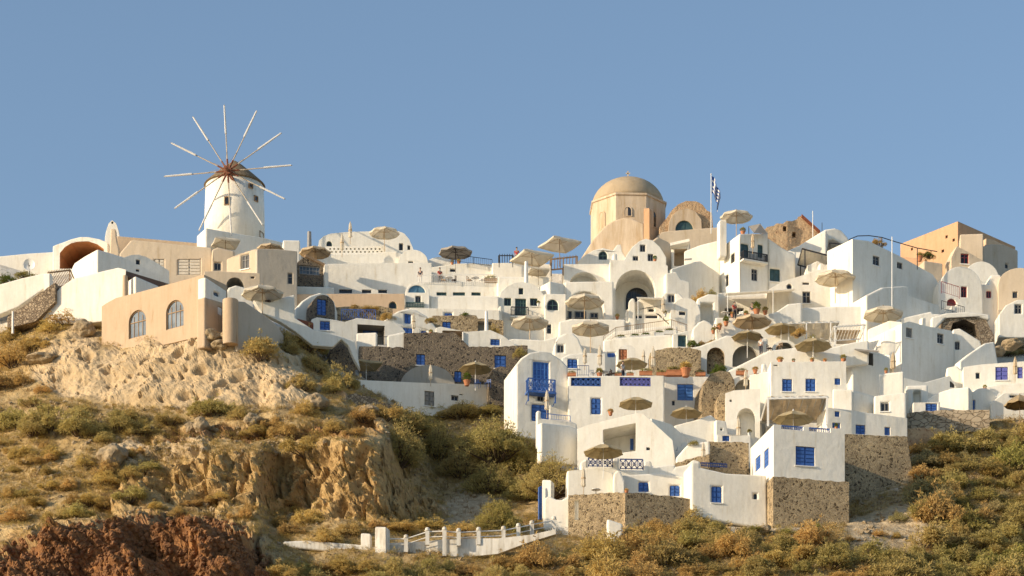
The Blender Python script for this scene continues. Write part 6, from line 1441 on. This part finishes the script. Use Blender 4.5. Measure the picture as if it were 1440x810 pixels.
def clod(m_, p_, r_):
    s = r_.uniform(.08, .3); n = 6; vs = [p_ + Vector((0, 0, -s))]
    for j, (rr, z) in enumerate(((.75, -.5), (1, .05), (.7, .6))):
        for i in range(n): a = (i + .5 * j) * 6.283 / n; k = r_.uniform(.7, 1.25); vs.append(p_ + Vector((rr * k * math.cos(a), rr * k * math.sin(a), z * r_.uniform(.8, 1.3))) * s)
    vs.append(p_ + Vector((0, 0, s * .9)))
    fs = [(0, 1 + (i + 1) % n, 1 + i) for i in range(n)] + [(3 * n + 1, 1 + 2 * n + i, 1 + 2 * n + (i + 1) % n) for i in range(n)]
    for j in range(2): fs += [(1 + j * n + i, 1 + j * n + (i + 1) % n, 1 + (j + 1) * n + (i + 1) % n, 1 + (j + 1) * n + i) for i in range(n)]
    m_.add(vs, fs)
cover('rubble', 'loose pale stones scattered on the open slope', 'tanrock', 1800, clod, lambda x, y, r_: noise.noise(Vector((x * .03, y * .04, 7))) > .0 and not inside((x, y), RED) and not inside((x, y), BROWN) and not inside((x, y), TAN))
def scrub(m_, p_, r_):
    s = r_.uniform(.25, .6)
    for i in range(34):
        d = Vector((r_.gauss(0, 1), r_.gauss(0, 1), abs(r_.gauss(0, 1)) + .15)).normalized(); o_ = Vector((d.x, d.y, d.z * .8)) * s * r_.uniform(.5, 1)
        q_ = (d + Vector((r_.gauss(0, .6), r_.gauss(0, .6), r_.gauss(0, .6)))).normalized(); sd = q_.orthogonal().normalized() * .02; l = r_.uniform(.10, .24)
        m_.add([p_ + o_ - sd, p_ + o_ + sd, p_ + o_ + q_ * l], [(0, 1, 2)])
def scrub_ok(px, py, r_):
    q = noise.noise(Vector((px * .016, py * .026, 5)))
    right = px > 1285; low = py > 745 and px > 640
    return (q > (-.6 if right or low else -.22)) and not inside((px, py), TAN) and not inside((px, py), RED) and not inside((px, py), PALE) and not (inside((px, py), BROWN) and r_.random() < .8)
cover('low_scrub', 'low tawny scrub between the bushes on the open slope', 'leaf_ochre', 9500, scrub, scrub_ok)
cover('low_scrub', 'low olive scrub between the bushes on the open slope', 'leaf_olive', 8000, scrub, scrub_ok)
rockmat('redrock', (.36, .175, .07), (.22, .105, .05), (.11, .065, .04), 1.2)
cover('scoria', 'rough red lava lumps on the bottom left outcrop', 'redrock', 2200, clod, lambda x, y, r_: inside((x, y), RED) and noise.noise(Vector((x * .03, y * .04, 3))) > -.3)
# ================================================================== light, sky, camera
EL, AZ = 16.5, 68.0
S = Vector((-math.sin(R(AZ)) * math.cos(R(EL)), -math.cos(R(AZ)) * math.cos(R(EL)), math.sin(R(EL))))
sd = bpy.data.lights.new('sun', 'SUN'); sd.energy = 3.9; sd.angle = R(.5); sd.color = (1, .815, .58)
so = bpy.data.objects.new('sun', sd); COL.objects.link(so); so.rotation_euler = (-S).to_track_quat('-Z', 'Y').to_euler(); so.location = (-100, 100, 200)
w = bpy.data.worlds.new('World'); scene.world = w; w.use_nodes = True; nt = w.node_tree
sk = nt.nodes.new('ShaderNodeTexSky'); sk.sky_type = 'NISHITA'; sk.sun_disc = False
sk.sun_elevation = R(EL); sk.sun_rotation = math.atan2(S.x, S.y); sk.air_density = SKY[0]; sk.dust_density = SKY[1]; sk.ozone_density = SKY[2]; sk.altitude = 0
L(nt, sk.outputs[0], nt.nodes['Background'].inputs[0]); nt.nodes['Background'].inputs[1].default_value = SKY[3]
cd = bpy.data.cameras.new('camera'); cam = bpy.data.objects.new('camera', cd); COL.objects.link(cam)
cam.location = (0, 0, CZ); cam.rotation_euler = (R(90), 0, 0)
cd.sensor_width = 36; cd.lens = 36 * K / 1440; cd.shift_y = (HZ - 405) / 1440; cd.clip_end = 20000; cd.clip_start = 1
scene.camera = cam
scene.view_settings.view_transform = 'Standard'; scene.view_settings.look = 'None'; scene.view_settings.exposure = EXPO; scene.view_settings.gamma = 1
scene.cycles.max_bounces = 6; scene.cycles.diffuse_bounces = 4
